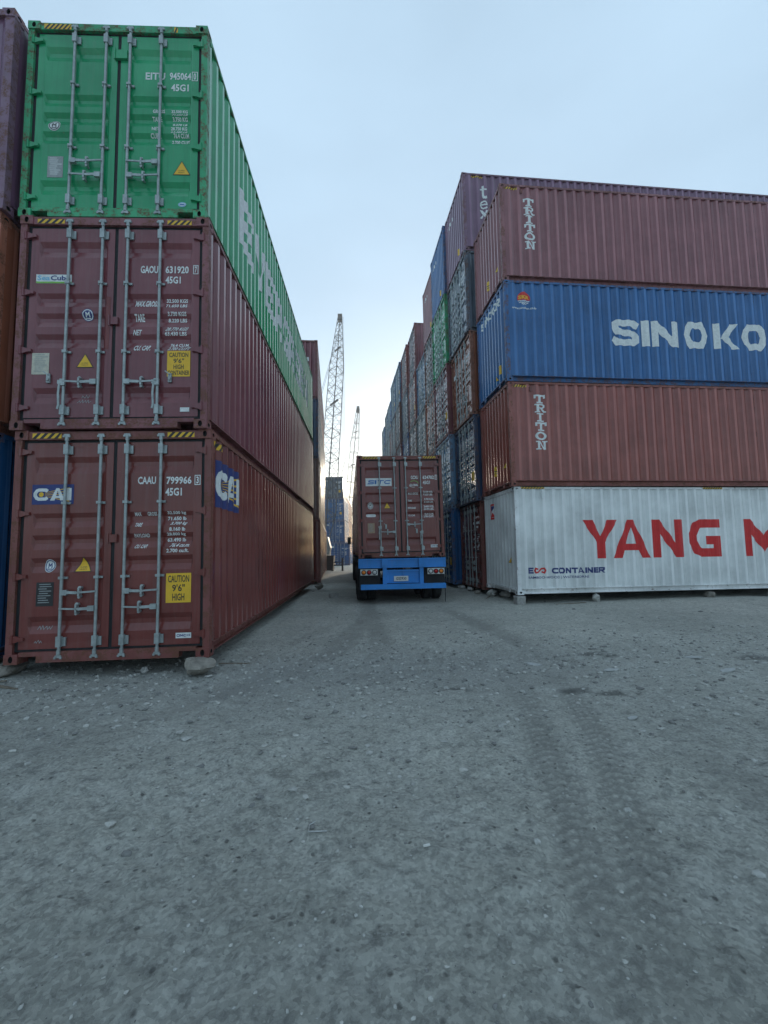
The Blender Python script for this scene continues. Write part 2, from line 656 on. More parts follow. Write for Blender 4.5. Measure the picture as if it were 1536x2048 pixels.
def m_casting(sx, sy, sz):
    """corner casting at (sx, sy, sz) corner, oval holes with pockets in the end and side faces"""
    def fn():
        b = MB()
        wx, wy, wz = 0.162, 0.178, 0.118
        seg = 16

        def holed(fmap, w, h, rx, ry):
            # rect w x h centred, hole radii; fmap(u, v, depth)
            outer, inner = [], []
            for i in range(seg):
                a = 2 * math.pi * (i + .5) / seg
                c, s_ = math.cos(a), math.sin(a)
                k = min(w / 2 / max(abs(c), 1e-6), h / 2 / max(abs(s_), 1e-6))
                outer.append((c * k, s_ * k))
                inner.append((c * rx, s_ * ry))
            # push nearest outer points to the exact corners
            for cx in (-1, 1):
                for cy in (-1, 1):
                    t = (cx * w / 2, cy * h / 2)
                    i = min(range(seg), key=lambda q: (outer[q][0] - t[0]) ** 2 + (outer[q][1] - t[1]) ** 2)
                    outer[i] = t
            no = b.add([fmap(u, v, 0) for u, v in outer])
            ni = b.add([fmap(u, v, 0) for u, v in inner])
            nd = b.add([fmap(u, v, 0.035) for u, v in inner])
            for i in range(seg):
                j = (i + 1) % seg
                b.face((no + i, no + j, ni + j, ni + i))
                b.face((ni + i, ni + j, nd + j, nd + i), 1)
            b.face([nd + i for i in range(seg)], 1)
        holed(lambda u, v, d: (u, -d if sy < 0 else wy + 0 - (wy - d) if False else -d, v), wx, wz, 0.026, 0.040)
        # local: end face at y=0 (outward -y), side face at x=+wx/2 (outward +x), box y 0..wy, z -wz/2..wz/2
        b2 = [(x, -y, z) for x, y, z in b.v]
        b.v = b2
        holed(lambda u, v, d: (wx / 2 - d, wy / 2 + u, v), wy, wz, 0.036, 0.026)
        x0, x1, y0, y1, z0, z1 = -wx / 2, wx / 2, 0, wy, -wz / 2, wz / 2
        n = b.add([(x0, y0, z0), (x1, y0, z0), (x1, y1, z0), (x0, y1, z0), (x0, y0, z1), (x1, y0, z1), (x1, y1, z1), (x0, y1, z1)])
        for q in ((0, 3, 2, 1), (4, 5, 6, 7), (2, 3, 7, 6), (3, 0, 4, 7)):
            b.face([n + i for i in q])
        # orient to the requested corner
        b.v = [((x if sx > 0 else -x), (y if sy < 0 else -y), z) for x, y, z in b.v]
        return b.mesh('corner_casting')
    return cached(('cast', sx, sy), fn)


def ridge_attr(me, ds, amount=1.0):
    """marks the outer crests to paint paler, for rubbed paint and for reflected sky"""
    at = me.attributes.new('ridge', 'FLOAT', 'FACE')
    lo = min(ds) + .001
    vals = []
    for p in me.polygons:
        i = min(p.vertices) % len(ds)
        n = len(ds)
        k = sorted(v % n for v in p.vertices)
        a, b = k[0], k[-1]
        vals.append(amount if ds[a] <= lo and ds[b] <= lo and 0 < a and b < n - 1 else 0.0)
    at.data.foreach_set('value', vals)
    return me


def m_side(L, H, sx):
    def fn():
        b = MB()
        ys, ds = SB[L]
        z0, z1 = 0.150, H - 0.055
        n = len(ys)
        xo = B - 0.010
        a = b.add([(sx * (xo - d), -L / 2 + y, z0) for y, d in zip(ys, ds)])
        c = b.add([(sx * (xo - d), -L / 2 + y, z1) for y, d in zip(ys, ds)])
        for i in range(n - 1):
            b.face((a + i, a + i + 1, c + i + 1, c + i))
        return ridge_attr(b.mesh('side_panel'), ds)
    return cached(('side', L, H, sx), fn)


def m_front(L, H):
    def fn():
        b = MB()
        xs, ds = FB
        z0, z1 = 0.145, H - 0.09
        n = len(xs)
        a = b.add([(x, L / 2 - 0.012 - d, z0) for x, d in zip(xs, ds)])
        c = b.add([(x, L / 2 - 0.012 - d, z1) for x, d in zip(xs, ds)])
        for i in range(n - 1):
            b.face((a + i, a + i + 1, c + i + 1, c + i))
        return ridge_attr(b.mesh('front_panel'), ds, 1.45)  # stronger on front ends: grazing sky reflection painted into the crest colour
    return cached(('front', L, H), fn)


def m_roof(L, H):
    def fn():
        b = MB()
        n = int(L / 0.21)
        ys, zs = [-L / 2 + 0.1], [H - 0.022]
        p = (L - 0.2) / n
        for i in range(n):
            y = -L / 2 + 0.1 + i * p
            ys += [y + p * .2, y + p * .35, y + p * .65, y + p * .8]
            zs += [H - .022, H - .040, H - .040, H - .022]
        ys.append(L / 2 - 0.1)
        zs.append(H - 0.022)
        a = b.add([(-B + .03, y, z) for y, z in zip(ys, zs)])
        c = b.add([(B - .03, y, z) for y, z in zip(ys, zs)])
        for i in range(len(ys) - 1):
            b.face((a + i, a + i + 1, c + i + 1, c + i))
        return b.mesh('roof_panel')
    return cached(('roof', L, H), fn)


def m_floor(L):
    def fn():
        b = MB()
        b.box(-B + .115, B - .115, -L / 2 + .12, L / 2 - .12, 0.125, 0.148)
        n = int(L / .45)
        for i in range(n):
            y = -L / 2 + .35 + i * (L - .7) / (n - 1)
            b.box(-B + .112, B - .112, y - .02, y + .02, 0.018, 0.124)
        return b.mesh('floor_frame')
    return cached(('floor', L), fn)


def m_post(L, H, sx, sy):
    def fn():
        b = MB()
        if sy < 0:      # door end: heavy J section
            poly = [(B - .085, -L / 2 + .014), (B - .003, -L / 2 + .014), (B - .003, -L / 2 + .115), (B - .022, -L / 2 + .155), (B - .085, -L / 2 + .155)]
        else:
            poly = [(B - .115, L / 2 - .010), (B - .003, L / 2 - .010), (B - .003, L / 2 - .115), (B - .03, L / 2 - .14), (B - .115, L / 2 - .05)]
        b.prism([(sx * x, y) for x, y in poly], 'z', 0.118, H - 0.118)
        return b.mesh('corner_post')
    return cached(('post', L, H, sx, sy), fn)


def m_rail(L, H, kind, sx=1):
    def fn():
        b = MB()
        if kind == 'top_side_rail':
            b.prism([(sx * (B - .062), H - .066), (sx * (B - .004), H - .066), (sx * (B - .004), H - .008), (sx * (B - .062), H - .008)], 'y', -L / 2 + .178, L / 2 - .178)
        elif kind == 'bottom_side_rail':
            b.prism([(sx * (B - .110), .018), (sx * (B - .050), .018), (sx * (B - .050), .030), (sx * (B - .098), .036), (sx * (B - .098), .143), (sx * (B - .004), .150), (sx * (B - .004), .164), (sx * (B - .110), .164)],
                    'y', -L / 2 + .178, L / 2 - .178)
        elif kind == 'door_header':
            b.box(-B + .162, B - .162, -L / 2 + .012, -L / 2 + .11, H - .118, H - .014)
        elif kind == 'door_sill':
            b.box(-B + .162, B - .162, -L / 2 + .012, -L / 2 + .13, .088, .138)
            b.box(-B + .37, B - .37, -L / 2 + .010, -L / 2 + .13, .012, .090)
        elif kind == 'front_top_rail':
            b.box(-B + .162, B - .162, L / 2 - .10, L / 2 - .010, H - .10, H - .012)
        elif kind == 'front_bottom_rail':
            b.box(-B + .162, B - .162, L / 2 - .12, L / 2 - .010, .112, .152)
            b.box(-B + .162, B - .162, L / 2 - .16, L / 2 - .095, .020, .112)
            for x in (-.62, .62):
                b.prism([(x - .09, .112), (x + .09, .112), (x + .05, .022), (x - .05, .022)], 'y', L / 2 - .035, L / 2 - .015)
        return b.mesh(kind)
    return cached((kind, L, H, sx), fn)


def m_door(L, H, sx):
    def fn():
        b = MB()
        zlo, zhi = 0.166, H - 0.152
        zs = sorted(set([zlo, zlo + .075, zlo + .09, zhi - .09, zhi - .075, zhi] + [z for z in GT[H][0] if zlo + .1 < z < zhi - .1]))
        xs = DCOL[0]
        y0 = -L / 2 + .045
        idx = {}
        for i, x in enumerate(xs):
            for j, z in enumerate(zs):
                idx[i, j] = b.add([(sx * x, y0 + door_depth(x, z, H), z)])
        for i in range(len(xs) - 1):
            for j in range(len(zs) - 1):
                b.face((idx[i, j], idx[i + 1, j], idx[i + 1, j + 1], idx[i, j + 1]))
        # leaf edges
        ring = [(DX0, zlo), (DX1, zlo), (DX1, zhi), (DX0, zhi)]
        n = b.add([(sx * x, y0, z) for x, z in ring] + [(sx * x, y0 + .05, z) for x, z in ring])
        for i in range(4):
            j = (i + 1) % 4
            b.face((n + i, n + j, n + 4 + j, n + 4 + i))
        return b.mesh('door')
    return cached(('door', L, H, sx), fn)


def m_gasket(L, H, sx):
    def fn():
        b = MB()
        y0, y1 = -L / 2 + .052, -L / 2 + .09
        zlo, zhi = 0.166, H - 0.152
        def bx(xa, xb, za, zb):
            xa, xb = sorted((sx * xa, sx * xb))
            b.box(xa, xb, y0, y1, za, zb)
        bx(.001, DX0, zlo, zhi)
        bx(DX1, B - .086, zlo, zhi)
        bx(.001, B - .086, zhi, H - .119)
        bx(.001, B - .086, .1385, zlo)
        return b.mesh('door_seal')
    return cached(('gasket', L, H, sx), fn)


def hinge_z(H):
    return [0.15 + (H - .28) * f for f in (0.055, 0.345, 0.645, 0.945)]


def m_hinge(L, sx):
    def fn():
        b = MB()
        y = -L / 2
        poly = [(B - .050, -.040), (B - .050, .040), (B - .105, .040), (B - .165, .020), (B - .205, .020), (B - .205, -.020), (B - .165, -.020), (B - .105, -.040)]
        b.prism([(sx * x, z) for x, z in poly], 'y', y + .012, y + .044)
        b.tube((sx * (B - .075), y + .010, -.055), (sx * (B - .075), y + .010, .055), .016, seg=8)
        return b.mesh('hinge')
    return cached(('hinge', L, sx), fn)


def m_bar(L, H, rich):
    """locking rod with cams at both ends (rich: without guides, which are separate)"""
    def fn():
        b = MB()
        y = -L / 2 + .012
        b.tube((0, y, .085), (0, y, H - .058), .0175, seg=10)
        for z, s_ in ((.078, 1), (H - .062, -1)):
            b.box(-.036, .036, y - .016, y + .020, z - .016, z + .014)
            b.tube((0, y - .004, z + s_ * .015), (0, y - .004, z + s_ * .075), .023, seg=8)
            b.box(-.046, -.020, y - .020, y + .004, z - .028, z - .004)
            b.box(.020, .046, y - .020, y + .004, z - .028, z - .004)
        if not rich:
            guides(b, L, H)
        return b.mesh('locking_bar')
    return cached(('bar', L, H, rich), fn)


def guides(b, L, H, which=None):
    y = -L / 2
    dz = H - .132
    zs = [dz - .115, dz - .80 * (H / HC), dz - 1.735 * (H / HC), .255]
    for i, z in enumerate(zs):
        if which is not None and i != which:
            continue
        hgt = .062 if i in (0, 3) else .016
        wid = .034 if i in (0, 3) else .030
        b.box(-.028, .028, y - .013, y + .034, z - hgt, z + hgt)
        b.box(.028, .028 + wid * 1.1, y + .026, y + .0445, z - hgt * .95, z + hgt * .75)
        if i in (1, 2):
            b.box(-.050, -.028, y + .026, y + .0445, z - hgt * .8, z + hgt * .8)
    return b


def m_guide(L, H, i):
    return cached(('guide', L, H, i), lambda: guides(MB(), L, H, i).mesh('bar_bracket'))


def m_handle(L, d):
    """swing handle from a rod; d = +1 to the right, -1 to the left, 0 hanging down"""
    def fn():
        b = MB()
        y = -L / 2
        if d == 0:
            b.box(-.032, .030, y - .022, y + .008, -.05, .035)
            b.box(-.062, -.030, y - .018, y - .006, -.03, .02)
            pts = [(-.035, -.02), (-.045, -.16), (-.036, -.30), (-.048, -.36)]
            for p, q in zip(pts, pts[1:]):
                b.bar((p[0], y - .016, p[1]), (q[0], y - .016, q[1]), .024, .012, up=(0, 1, 0))
            return b.mesh('handle')
        b.box(min(0.01 * d, .085 * d), max(.01 * d, .085 * d), y - .024, y + .012, -.034, .030)
        b.bar((.08 * d, y - .016, 0), (.20 * d, y - .016, -.006), .034, .012, up=(0, 1, 0))
        b.bar((.20 * d, y - .016, -.006), (.425 * d, y - .016, .006), .021, .012, up=(0, 1, 0))
        # hasp that holds it to the door
        b.tube((.225 * d, y - .002, .055), (.225 * d, y + .044, .050), .019, seg=10)
        b.box(.225 * d - .011, .225 * d + .011, y - .022, y + .030, -.050, .052)
        b.tube((.225 * d, y - .012, -.065), (.225 * d, y + .044, -.055), .016, seg=10)
        return b.mesh('handle')
    return cached(('handle', L, d), fn)


CONTAINER_GROUP = 'stacked shipping containers'
HANDLES_STD = ((0, 1, .85), (1, -1, .65), (2, 1, .85), (3, -1, .65))


def container(colour, matrix, label, L=L40, H=HC, doors=True, front=True, rich=False, handles=HANDLES_STD, group=CONTAINER_GROUP, door_colour=None, name='shipping_container'):
    root = thing(name, label, 'shipping container', group, matrix)
    p, w = P(colour), PW(colour)
    for sx in (-1, 1):
        for sy in (-1, 1):
            for sz in (0, 1):
                o = link('corner_casting', m_casting(sx, sy, sz), [w, HOLE], root)
                o.location = (sx * (B - .081), sy * (L / 2), H - .059 if sz else .059)
            link('corner_post', m_post(L, H, sx, sy), w, root)
        link('side_panel', m_side(L, H, sx), p, root)
        link('top_side_rail', m_rail(L, H, 'top_side_rail', sx), w, root)
        link('bottom_side_rail', m_rail(L, H, 'bottom_side_rail', sx), w, root)
    link('front_panel', m_front(L, H), p, root)
    link('front_top_rail', m_rail(L, H, 'front_top_rail'), w, root)
    link('front_bottom_rail', m_rail(L, H, 'front_bottom_rail'), w, root)
    link('roof_panel', m_roof(L, H), p, root)
    link('floor_frame', m_floor(L), w, root)
    link('door_header', m_rail(L, H, 'door_header'), w, root)
    link('door_sill', m_rail(L, H, 'door_sill'), w, root)
    leaf = {}
    dp = P(door_colour or colour)
    for sx in (-1, 1):
        d = link('door', m_door(L, H, sx), dp, root)
        leaf[sx] = d
        link('door_seal', m_gasket(L, H, sx), RUBBER, d)
        if doors:
            for z in hinge_z(H):
                h = link('hinge', m_hinge(L, sx), dp, d)
                h.location = (0, 0, z)
    if doors:
        for i, x in enumerate(BARS):
            d = leaf[-1 if x < 0 else 1]
            br = link('locking_bar', m_bar(L, H, rich), STEEL, d)
            br.location = (x, 0, 0)
            if rich:
                for g in range(4):
                    o = link('bar_bracket', m_guide(L, H, g), STEEL, d)
                    o.location = (x, 0, 0)
        for i, dr, z in handles:
            x = BARS[i]
            o = link('handle', m_handle(L, dr), STEEL, leaf[-1 if x < 0 else 1])
            o.location = (x, 0, z * H / HC)
    root_info[root.name] = (L, H, leaf)
    return root


root_info = {}


def on_door(root, name, layers, label=None):
    """2D (x, z) in the door plane, seen from outside"""
    L, H, leaf = root_info[root.name]
    xs = [q[0] for _, ps, _ in layers for p in ps for q in p]
    sx = -1 if (min(xs) + max(xs)) / 2 < 0 else 1
    xb = [s_ * x for x in DCOL[0] for s_ in (1, -1)]

    def mp(x, z, lift):
        return (x, -L / 2 + .045 + door_depth(x, z, H) - .003 - lift, z)
    return lay(name, layers, mp, xb, GT[H][0], leaf[sx], label)


def on_header(root, name, layers):
    L, H, leaf = root_info[root.name]
    return lay(name, layers, lambda x, z, lift: (x, -L / 2 + .012 - .003 - lift, z), [], [], root)


def on_side(root, name, layers, sx, label=None):
    """sx=+1: s runs from the door end; sx=-1: s runs from the front end. (s, z)"""
    L, H, leaf = root_info[root.name]
    tab = SB[L]
    if sx > 0:
        return lay(name, layers, lambda s_, z, lift: (B - .010 - lerp_tab(tab, s_) + .003 + lift, -L / 2 + s_, z), tab[0], [], root, label)
    return lay(name, layers, lambda s_, z, lift: (-(B - .010 - lerp_tab(tab, L - s_) + .003 + lift), L / 2 - s_, z), [L - t for t in tab[0]], [], root, label)


def on_rail(root, name, layers, sx):
    L, H, leaf = root_info[root.name]
    if sx > 0:
        f = lambda s_, z, lift: (B - .004 + .003 + lift, -L / 2 + s_, z)
    else:
        f = lambda s_, z, lift: (-(B - .004 + .003 + lift), L / 2 - s_, z)
    return lay(name, layers, f, [], [], root)


def on_front(root, name, layers, label=None):
    """(s, z): s from the left edge of the front end as seen from outside"""
    L, H, leaf = root_info[root.name]
    return lay(name, layers, lambda s_, z, lift: (B - s_, L / 2 - .012 - lerp_tab(FB, B - s_) + .003 + lift, z), [B - x for x in FB[0]], [], root, label)


def hazard(x0, z0, x1, z1, n=4, lean=0.06):
    w = (x1 - x0) / n
    yel = [rect(x0, z0, x1, z1)]
    blk = []
    for i in range(n):
        a = x0 + i * w
        blk.append([(a, z0), (a + w * .5, z0), (min(x1, a + w * .5 + lean), z1), (min(x1, a + lean), z1)])
    return [(T_YEL, yel, 0.0), (T_BLACK, blk, 0.001)]


def triangle_sign(x0, z0, x1, z1):
    cx = (x0 + x1) / 2
    k = 0.86
    zc = z0 + (z1 - z0) * .36
    inner = [(cx + (x - cx) * k, zc + (z - zc) * k) for x, z in ((x0, z0), (x1, z0), (cx, z1))]
    h = z1 - z0
    return [(T_BLACK, [[(x0, z0), (x1, z0), (cx, z1)]], 0.0), (T_YEL, [inner], 0.0012),
            (T_BLACK, font_polys('SUPER', cx - .042, z0 + h * .27, cx + .042, z0 + h * .35) + font_polys('HEAVY', cx - .045, z0 + h * .14, cx + .045, z0 + h * .22), 0.0022)]


def round_badge(x0, z0, x1, z1, ring=T_NAVY, fill=T_WHITE):
    cx, cz, rx, rz = (x0 + x1) / 2, (z0 + z1) / 2, (x1 - x0) / 2, (z1 - z0) / 2
    return [(fill, [disc(cx, cz, rx, rz, 22)], 0.0), (ring, ribbon([(cx + math.cos(a) * rx * .82, cz + math.sin(a) * rz * .82) for a in [i * math.pi / 9 for i in range(18)]], rx * .16, True), 0.001),
            (ring, ribbon([(cx - rx * .3, cz - rz * .35), (cx - rx * .25, cz + rz * .3), (cx, cz), (cx + rx * .25, cz + rz * .35), (cx + rx * .3, cz - rz * .35)], rx * .18)
             + [rect(cx - rx * .45, cz - rz * .56, cx + rx * .45, cz - rz * .44)], 0.001)]


def data_plate(x0, z0, x1, z1, plate, ink):
    h, w = z1 - z0, x1 - x0
    lines = []
    r = random.Random(int((x0 + 3) * 997))
    for i in range(9):
        z = z1 - h * (.08 + .095 * i)
        a = x0 + w * (.10 + .10 * r.random())
        lines.append(rect(a, z - h * .022, a + w * (.45 + .3 * r.random()), z + h * .012))
    return [(plate, [rect(x0, z0, x1, z1)], 0.0), (ink, lines, 0.001)]


def text_block(rows, mat=T_WHITE):
    ps = []
    for r in rows:
        body, x0, z0, x1, z1 = r[:5]
        ps += font_polys(body, x0, z0, x1, z1, r[5] if len(r) > 5 else 0.0, r[6] if len(r) > 6 else 0.028)
    return [(mat, ps, 0.0)]


def boxed_digit(d, x0, z0, x1, z1):
    t = 0.006
    w = x1 - x0
    fr = ribbon([(x0, z0), (x1, z0), (x1, z1), (x0, z1)], t * 1.6, True)
    return [(T_WHITE, fr + font_polys(d, x0 + w * .26, z0 + .014, x1 - w * .26, z1 - .014, 0, .03), 0.0)]


# ------------------------------------------------------------------ the ground
def ground_height(x, y):
    h = 0.0
    h = h - 0.13 * np.clip((y - 30) / 12, 0, 1)
    return h


def vnoise(x, y, seed=0):
    xi, yi = np.floor(x).astype(np.int64), np.floor(y).astype(np.int64)
    fx, fy = x - xi, y - yi
    fx, fy = fx * fx * (3 - 2 * fx), fy * fy * (3 - 2 * fy)

    def hsh(a, b):
        n = (a * 374761393 + b * 668265263 + seed * 974711) & 0x7fffffff
        n = ((n ^ (n >> 13)) * 1274126177) & 0x7fffffff
        return ((n ^ (n >> 16)) & 0xffff) / 65535.0
    return (hsh(xi, yi) * (1 - fx) + hsh(xi + 1, yi) * fx) * (1 - fy) + (hsh(xi, yi + 1) * (1 - fx) + hsh(xi + 1, yi + 1) * fx) * fy


# wheel tracks: (points of the centre line, half width)
TRACKS = [
    ([(.70, 1.2), (.98, 2.41), (1.18, 3.43), (1.33, 4.31), (1.42, 5.4)], 0.13),
    ([(.80, 1.3), (.95, 1.7), (1.12, 2.06), (1.28, 2.41), (1.61, 3.41), (1.80, 4.28), (2.0, 5.6)], 0.13),
    ([(0.08, 4.2), (0.05, 5.0), (-.25, 9.0), (-.9, 18)], 0.20),
    ([(2.1, 1.6), (2.3, 3.4), (2.3, 5.4), (1.9, 8.0), (1.3, 12)], 0.2),
    ([(-4.6, 2.2), (-2.4, 3.6), (-.8, 6.2), (-.4, 10), (-.9, 18)], 0.22),
]


def track_field(X, Y):
    dep = np.zeros_like(X)
    tread = np.zeros_like(X)
    for pts, hw in TRACKS:
        ys = np.array([p[1] for p in pts])
        xs = np.array([p[0] for p in pts])
        cx = np.interp(Y, ys, xs)
        inside = (Y > ys[0]) & (Y < ys[-1])
        fade = np.clip((Y - ys[0]) / .6, 0, 1) * np.clip((ys[-1] - Y) / 2, 0, 1)
        d = np.abs(X - cx) / hw
        m = np.clip(1.25 - d, 0, 1) * inside * fade
        broken = np.clip(vnoise(X * 1.3 + 7, Y * .9 + hw * 50, 5) * 2.6 - .45, 0, 1)
        if hw < .18:
            broken = np.maximum(broken, .8 * np.clip(1.2 - np.abs(Y - 2.9) / 1.5, 0, 1))
        dep = np.maximum(dep, np.minimum(m * 1.8, 1) * broken)
        lug = np.clip(np.sin((Y + np.abs(X - cx) * .6) * 2 * np.pi / .082) * 2.2 + .4, 0, 1) * (.35 + .65 * (np.abs(((X - cx) / hw * 2.0) % 1.0 - .5) < .30))
        if hw < .18:
            tread = np.maximum(tread, (m > .3) * lug * broken)
        else:
            tread = np.maximum(tread, (m > .2) * .6 * vnoise(X * 11 + hw * 90, Y * 5, 12) * broken)
    return dep, tread


def build_ground():
    def graded(core0, core1, step, mid0, mid1, mstep, far0, far1):
        a = list(np.arange(core0, core1 + 1e-6, step))
        b = list(np.arange(core1 + mstep, mid1, mstep))
        c = list(np.arange(core0 - mstep, mid0, -mstep))[::-1]
        f, g = [], []
        t, s_ = b[-1], mstep
        while t < far1:
            s_ *= 1.22
            t += s_
            f.append(t)
        t, s_ = (c[0] if c else core0), mstep
        while t > far0:
            s_ *= 1.22
            t -= s_
            g.append(t)
        return np.array(g[::-1] + c + a + b + f)
    xs = graded(-3.4, 4.2, .022, -11, 13, .09, -330, 330)
    ys = graded(0.7, 7.6, .022, 0.2, 24, .085, -330, 330)
    X, Y = np.meshgrid(xs, ys)
    Z = np.zeros_like(X) + ground_height(X, Y)
    near = np.clip(1.6 - np.hypot(X, Y - 8) / 22, 0, 1)
    Z += near * ((vnoise(X * .35, Y * .35, 1) - .5) * .07 + (vnoise(X * 1.3, Y * 1.3, 2) - .5) * .030 + (vnoise(X * 4.1, Y * 4.1, 3) - .5) * .014)
    fine = np.clip(1.35 - np.maximum(np.abs(X - .4) / 4.2, np.abs(Y - 4.0) / 4.0), 0, 1)
    rough = .35 + 1.0 * vnoise(X * .55 + 3, Y * .45 + 9, 4)
    lumps = np.clip(vnoise(X * 13, Y * 13, 6) - .55, 0, 1) * .060 + (vnoise(X * 27, Y * 27, 7) - .5) * .018
    dep, tread = track_field(X, Y)
    Z += fine * lumps * rough * (1 - .7 * dep)
    # crumbly gravel belt in front of the stacks
    belt = np.exp(-((Y - 5.4 - .1 * X) / 1.25) ** 2) * np.clip(1.2 - np.abs(X + .2) / 5, 0, 1)
    Z += belt * (np.clip(vnoise(X * 9, Y * 9, 8) - .4, 0, 1)) * .075
    Z -= dep * .010
    Z += tread * .008 * fine
    nx, ny = len(xs), len(ys)
    me = bpy.data.meshes.new('ground')
    me.vertices.add(nx * ny)
    co = np.stack([X, Y, Z], -1).reshape(-1, 3).astype(np.float32)
    me.vertices.foreach_set('co', co.ravel())
    i = np.arange(nx * ny).reshape(ny, nx)
    q = np.stack([i[:-1, :-1], i[:-1, 1:], i[1:, 1:], i[1:, :-1]], -1).reshape(-1, 4)
    nf = len(q)
    me.loops.add(nf * 4)
    me.polygons.add(nf)
    me.loops.foreach_set('vertex_index', q.ravel().astype(np.int32))
    me.polygons.foreach_set('loop_start', np.arange(0, nf * 4, 4, dtype=np.int32))
    me.polygons.foreach_set('loop_total', np.full(nf, 4, np.int32))
    me.polygons.foreach_set('use_smooth', np.ones(nf, bool))
    me.update()
    at = me.attributes.new('packed', 'FLOAT', 'POINT')      # soil pressed by tyres
    at.data.foreach_set('value', np.clip(dep * .95 - tread * .75, 0, 1).ravel().astype(np.float32))
    at = me.attributes.new('loose', 'FLOAT', 'POINT')       # loose crushed stone
    at.data.foreach_set('value', belt.ravel().astype(np.float32))
    oil = np.zeros_like(X)
    for ox, oy, rx, ry in ((4.84, 5.85, .26, .2), (5.05, 5.35, .2, .1), (1.95, 4.55, .2, .09), (2.3, 4.45, .22, .08), (2.9, 6.0, .28, .16), (.7, 4.6, .16, .07), (-.55, 3.0, .22, .08)):
        r = ((X - ox) / rx) ** 2 + ((Y - oy) / ry) ** 2
        oil = np.maximum(oil, np.clip(1.5 - r, 0, 1) * np.clip(vnoise(X * 7, Y * 9, 11) * 2.2 - .35, 0, 1))
    at = me.attributes.new('stain', 'FLOAT', 'POINT')
    at.data.foreach_set('value', oil.ravel().astype(np.float32))
    return me


def ground_material():
    m, nt, b = new_mat('dusty_gravel_ground')
    L = nt.links
    pos, tc, oi = obj_coords(nt)

    def noise(scale, detail=8.0, rough=.65, vec=None):
        n = N(nt, 'ShaderNodeTexNoise', Scale=scale, Detail=detail, Roughness=rough)
        L.new(vec or pos, n.inputs['Vector'])
        return n.outputs[0]
    big, mid, sm, fine = noise(.42), noise(2.3), noise(11., 10, .75), noise(60., 8, .8)
    base = mixc(nt, ramp(nt, big, .34, .68), (0.385, 0.384, 0.345, 1), (0.560, 0.555, 0.495, 1))
    base = mixc(nt, math_n(nt, 'MULTIPLY', ramp(nt, mid, .45, .70), .55), base, (0.600, 0.600, 0.555, 1))
    base = mixc(nt, math_n(nt, 'MULTIPLY', ramp(nt, sm, .36, .52, (1, 1, 1, 1), (0, 0, 0, 1)), .70), base, (0.200, 0.202, 0.190, 1))
    # individual grains
    v = N(nt, 'ShaderNodeTexVoronoi', Scale=62.0)
    L.new(pos, v.inputs['Vector'])
    grain = mixc(nt, .5, (.5, .5, .5, 1), v.outputs['Color'])
    sep = nt.nodes.new('ShaderNodeSeparateColor')
    L.new(v.outputs['Color'], sep.inputs[0])
    g = math_n(nt, 'ADD', math_n(nt, 'MULTIPLY', sep.outputs[0], .55), .72)
    gm = nt.nodes.new('ShaderNodeCombineColor')
    for i in range(3):
        L.new(g, gm.inputs[i])
    base = mixc(nt, .75, base, gm.outputs[0], 'MULTIPLY')
    # pits
    v2 = N(nt, 'ShaderNodeTexVoronoi', Scale=19.0)
    L.new(pos, v2.inputs['Vector'])
    pit = ramp(nt, v2.outputs['Distance'], .08, .24, (1, 1, 1, 1), (0, 0, 0, 1))
    sep2 = nt.nodes.new('ShaderNodeSeparateColor')
    L.new(v2.outputs['Color'], sep2.inputs[0])
    pit = math_n(nt, 'MULTIPLY', pit, ramp(nt, sep2.outputs[1], .74, .80))
    base = mixc(nt, math_n(nt, 'MULTIPLY', pit, .75), base, (0.130, 0.130, 0.124, 1))
    light = math_n(nt, 'MULTIPLY', ramp(nt, v2.outputs['Distance'], .06, .17, (1, 1, 1, 1), (0, 0, 0, 1)), ramp(nt, sep2.outputs[0], .94, .97))
    base = mixc(nt, math_n(nt, 'MULTIPLY', light, .5), base, (0.66, 0.65, 0.61, 1))

    def attr(n):
        a = nt.nodes.new('ShaderNodeAttribute')
        a.attribute_name = n
        return a.outputs['Fac']
    base = mixc(nt, math_n(nt, 'MULTIPLY', attr('packed'), .75), base, (0.260, 0.258, 0.235, 1))
    base = mixc(nt, math_n(nt, 'MULTIPLY', math_n(nt, 'MULTIPLY', attr('loose'), ramp(nt, sm, .36, .56)), .85), base, (0.270, 0.272, 0.262, 1))
    base = mixc(nt, math_n(nt, 'MULTIPLY', attr('stain'), .55), base, (0.020, 0.021, 0.022, 1))
    L.new(base, b.inputs['Base Color'])
    b.inputs['Roughness'].default_value = .93
    b.inputs['Specular IOR Level'].default_value = .25
    h = math_n(nt, 'ADD', math_n(nt, 'MULTIPLY', sm, .9), math_n(nt, 'MULTIPLY', fine, .35))
    h = math_n(nt, 'SUBTRACT', h, math_n(nt, 'MULTIPLY', pit, .55))
    h = math_n(nt, 'ADD', h, math_n(nt, 'MULTIPLY', sep.outputs[1], .22))
    bp = N(nt, 'ShaderNodeBump', Strength=1.0, Distance=.04)
    L.new(h, bp.inputs['Height'])
    L.new(bp.outputs[0], b.inputs['Normal'])
    return m


GROUND_MAT = ground_material()
g = link('ground', build_ground(), GROUND_MAT)
g['kind'] = 'structure'


# ------------------------------------------------------------------ container stacks
def mat_from(loc, eul, turn=0.0):
    ty, ntx, yaw = eul
    return Matrix.Translation(loc) @ Matrix.Rotation(yaw, 4, 'Z') @ Matrix.Rotation(ntx, 4, 'Y') @ Matrix.Rotation(ty, 4, 'X') @ Matrix.Rotation(turn, 4, 'Z')


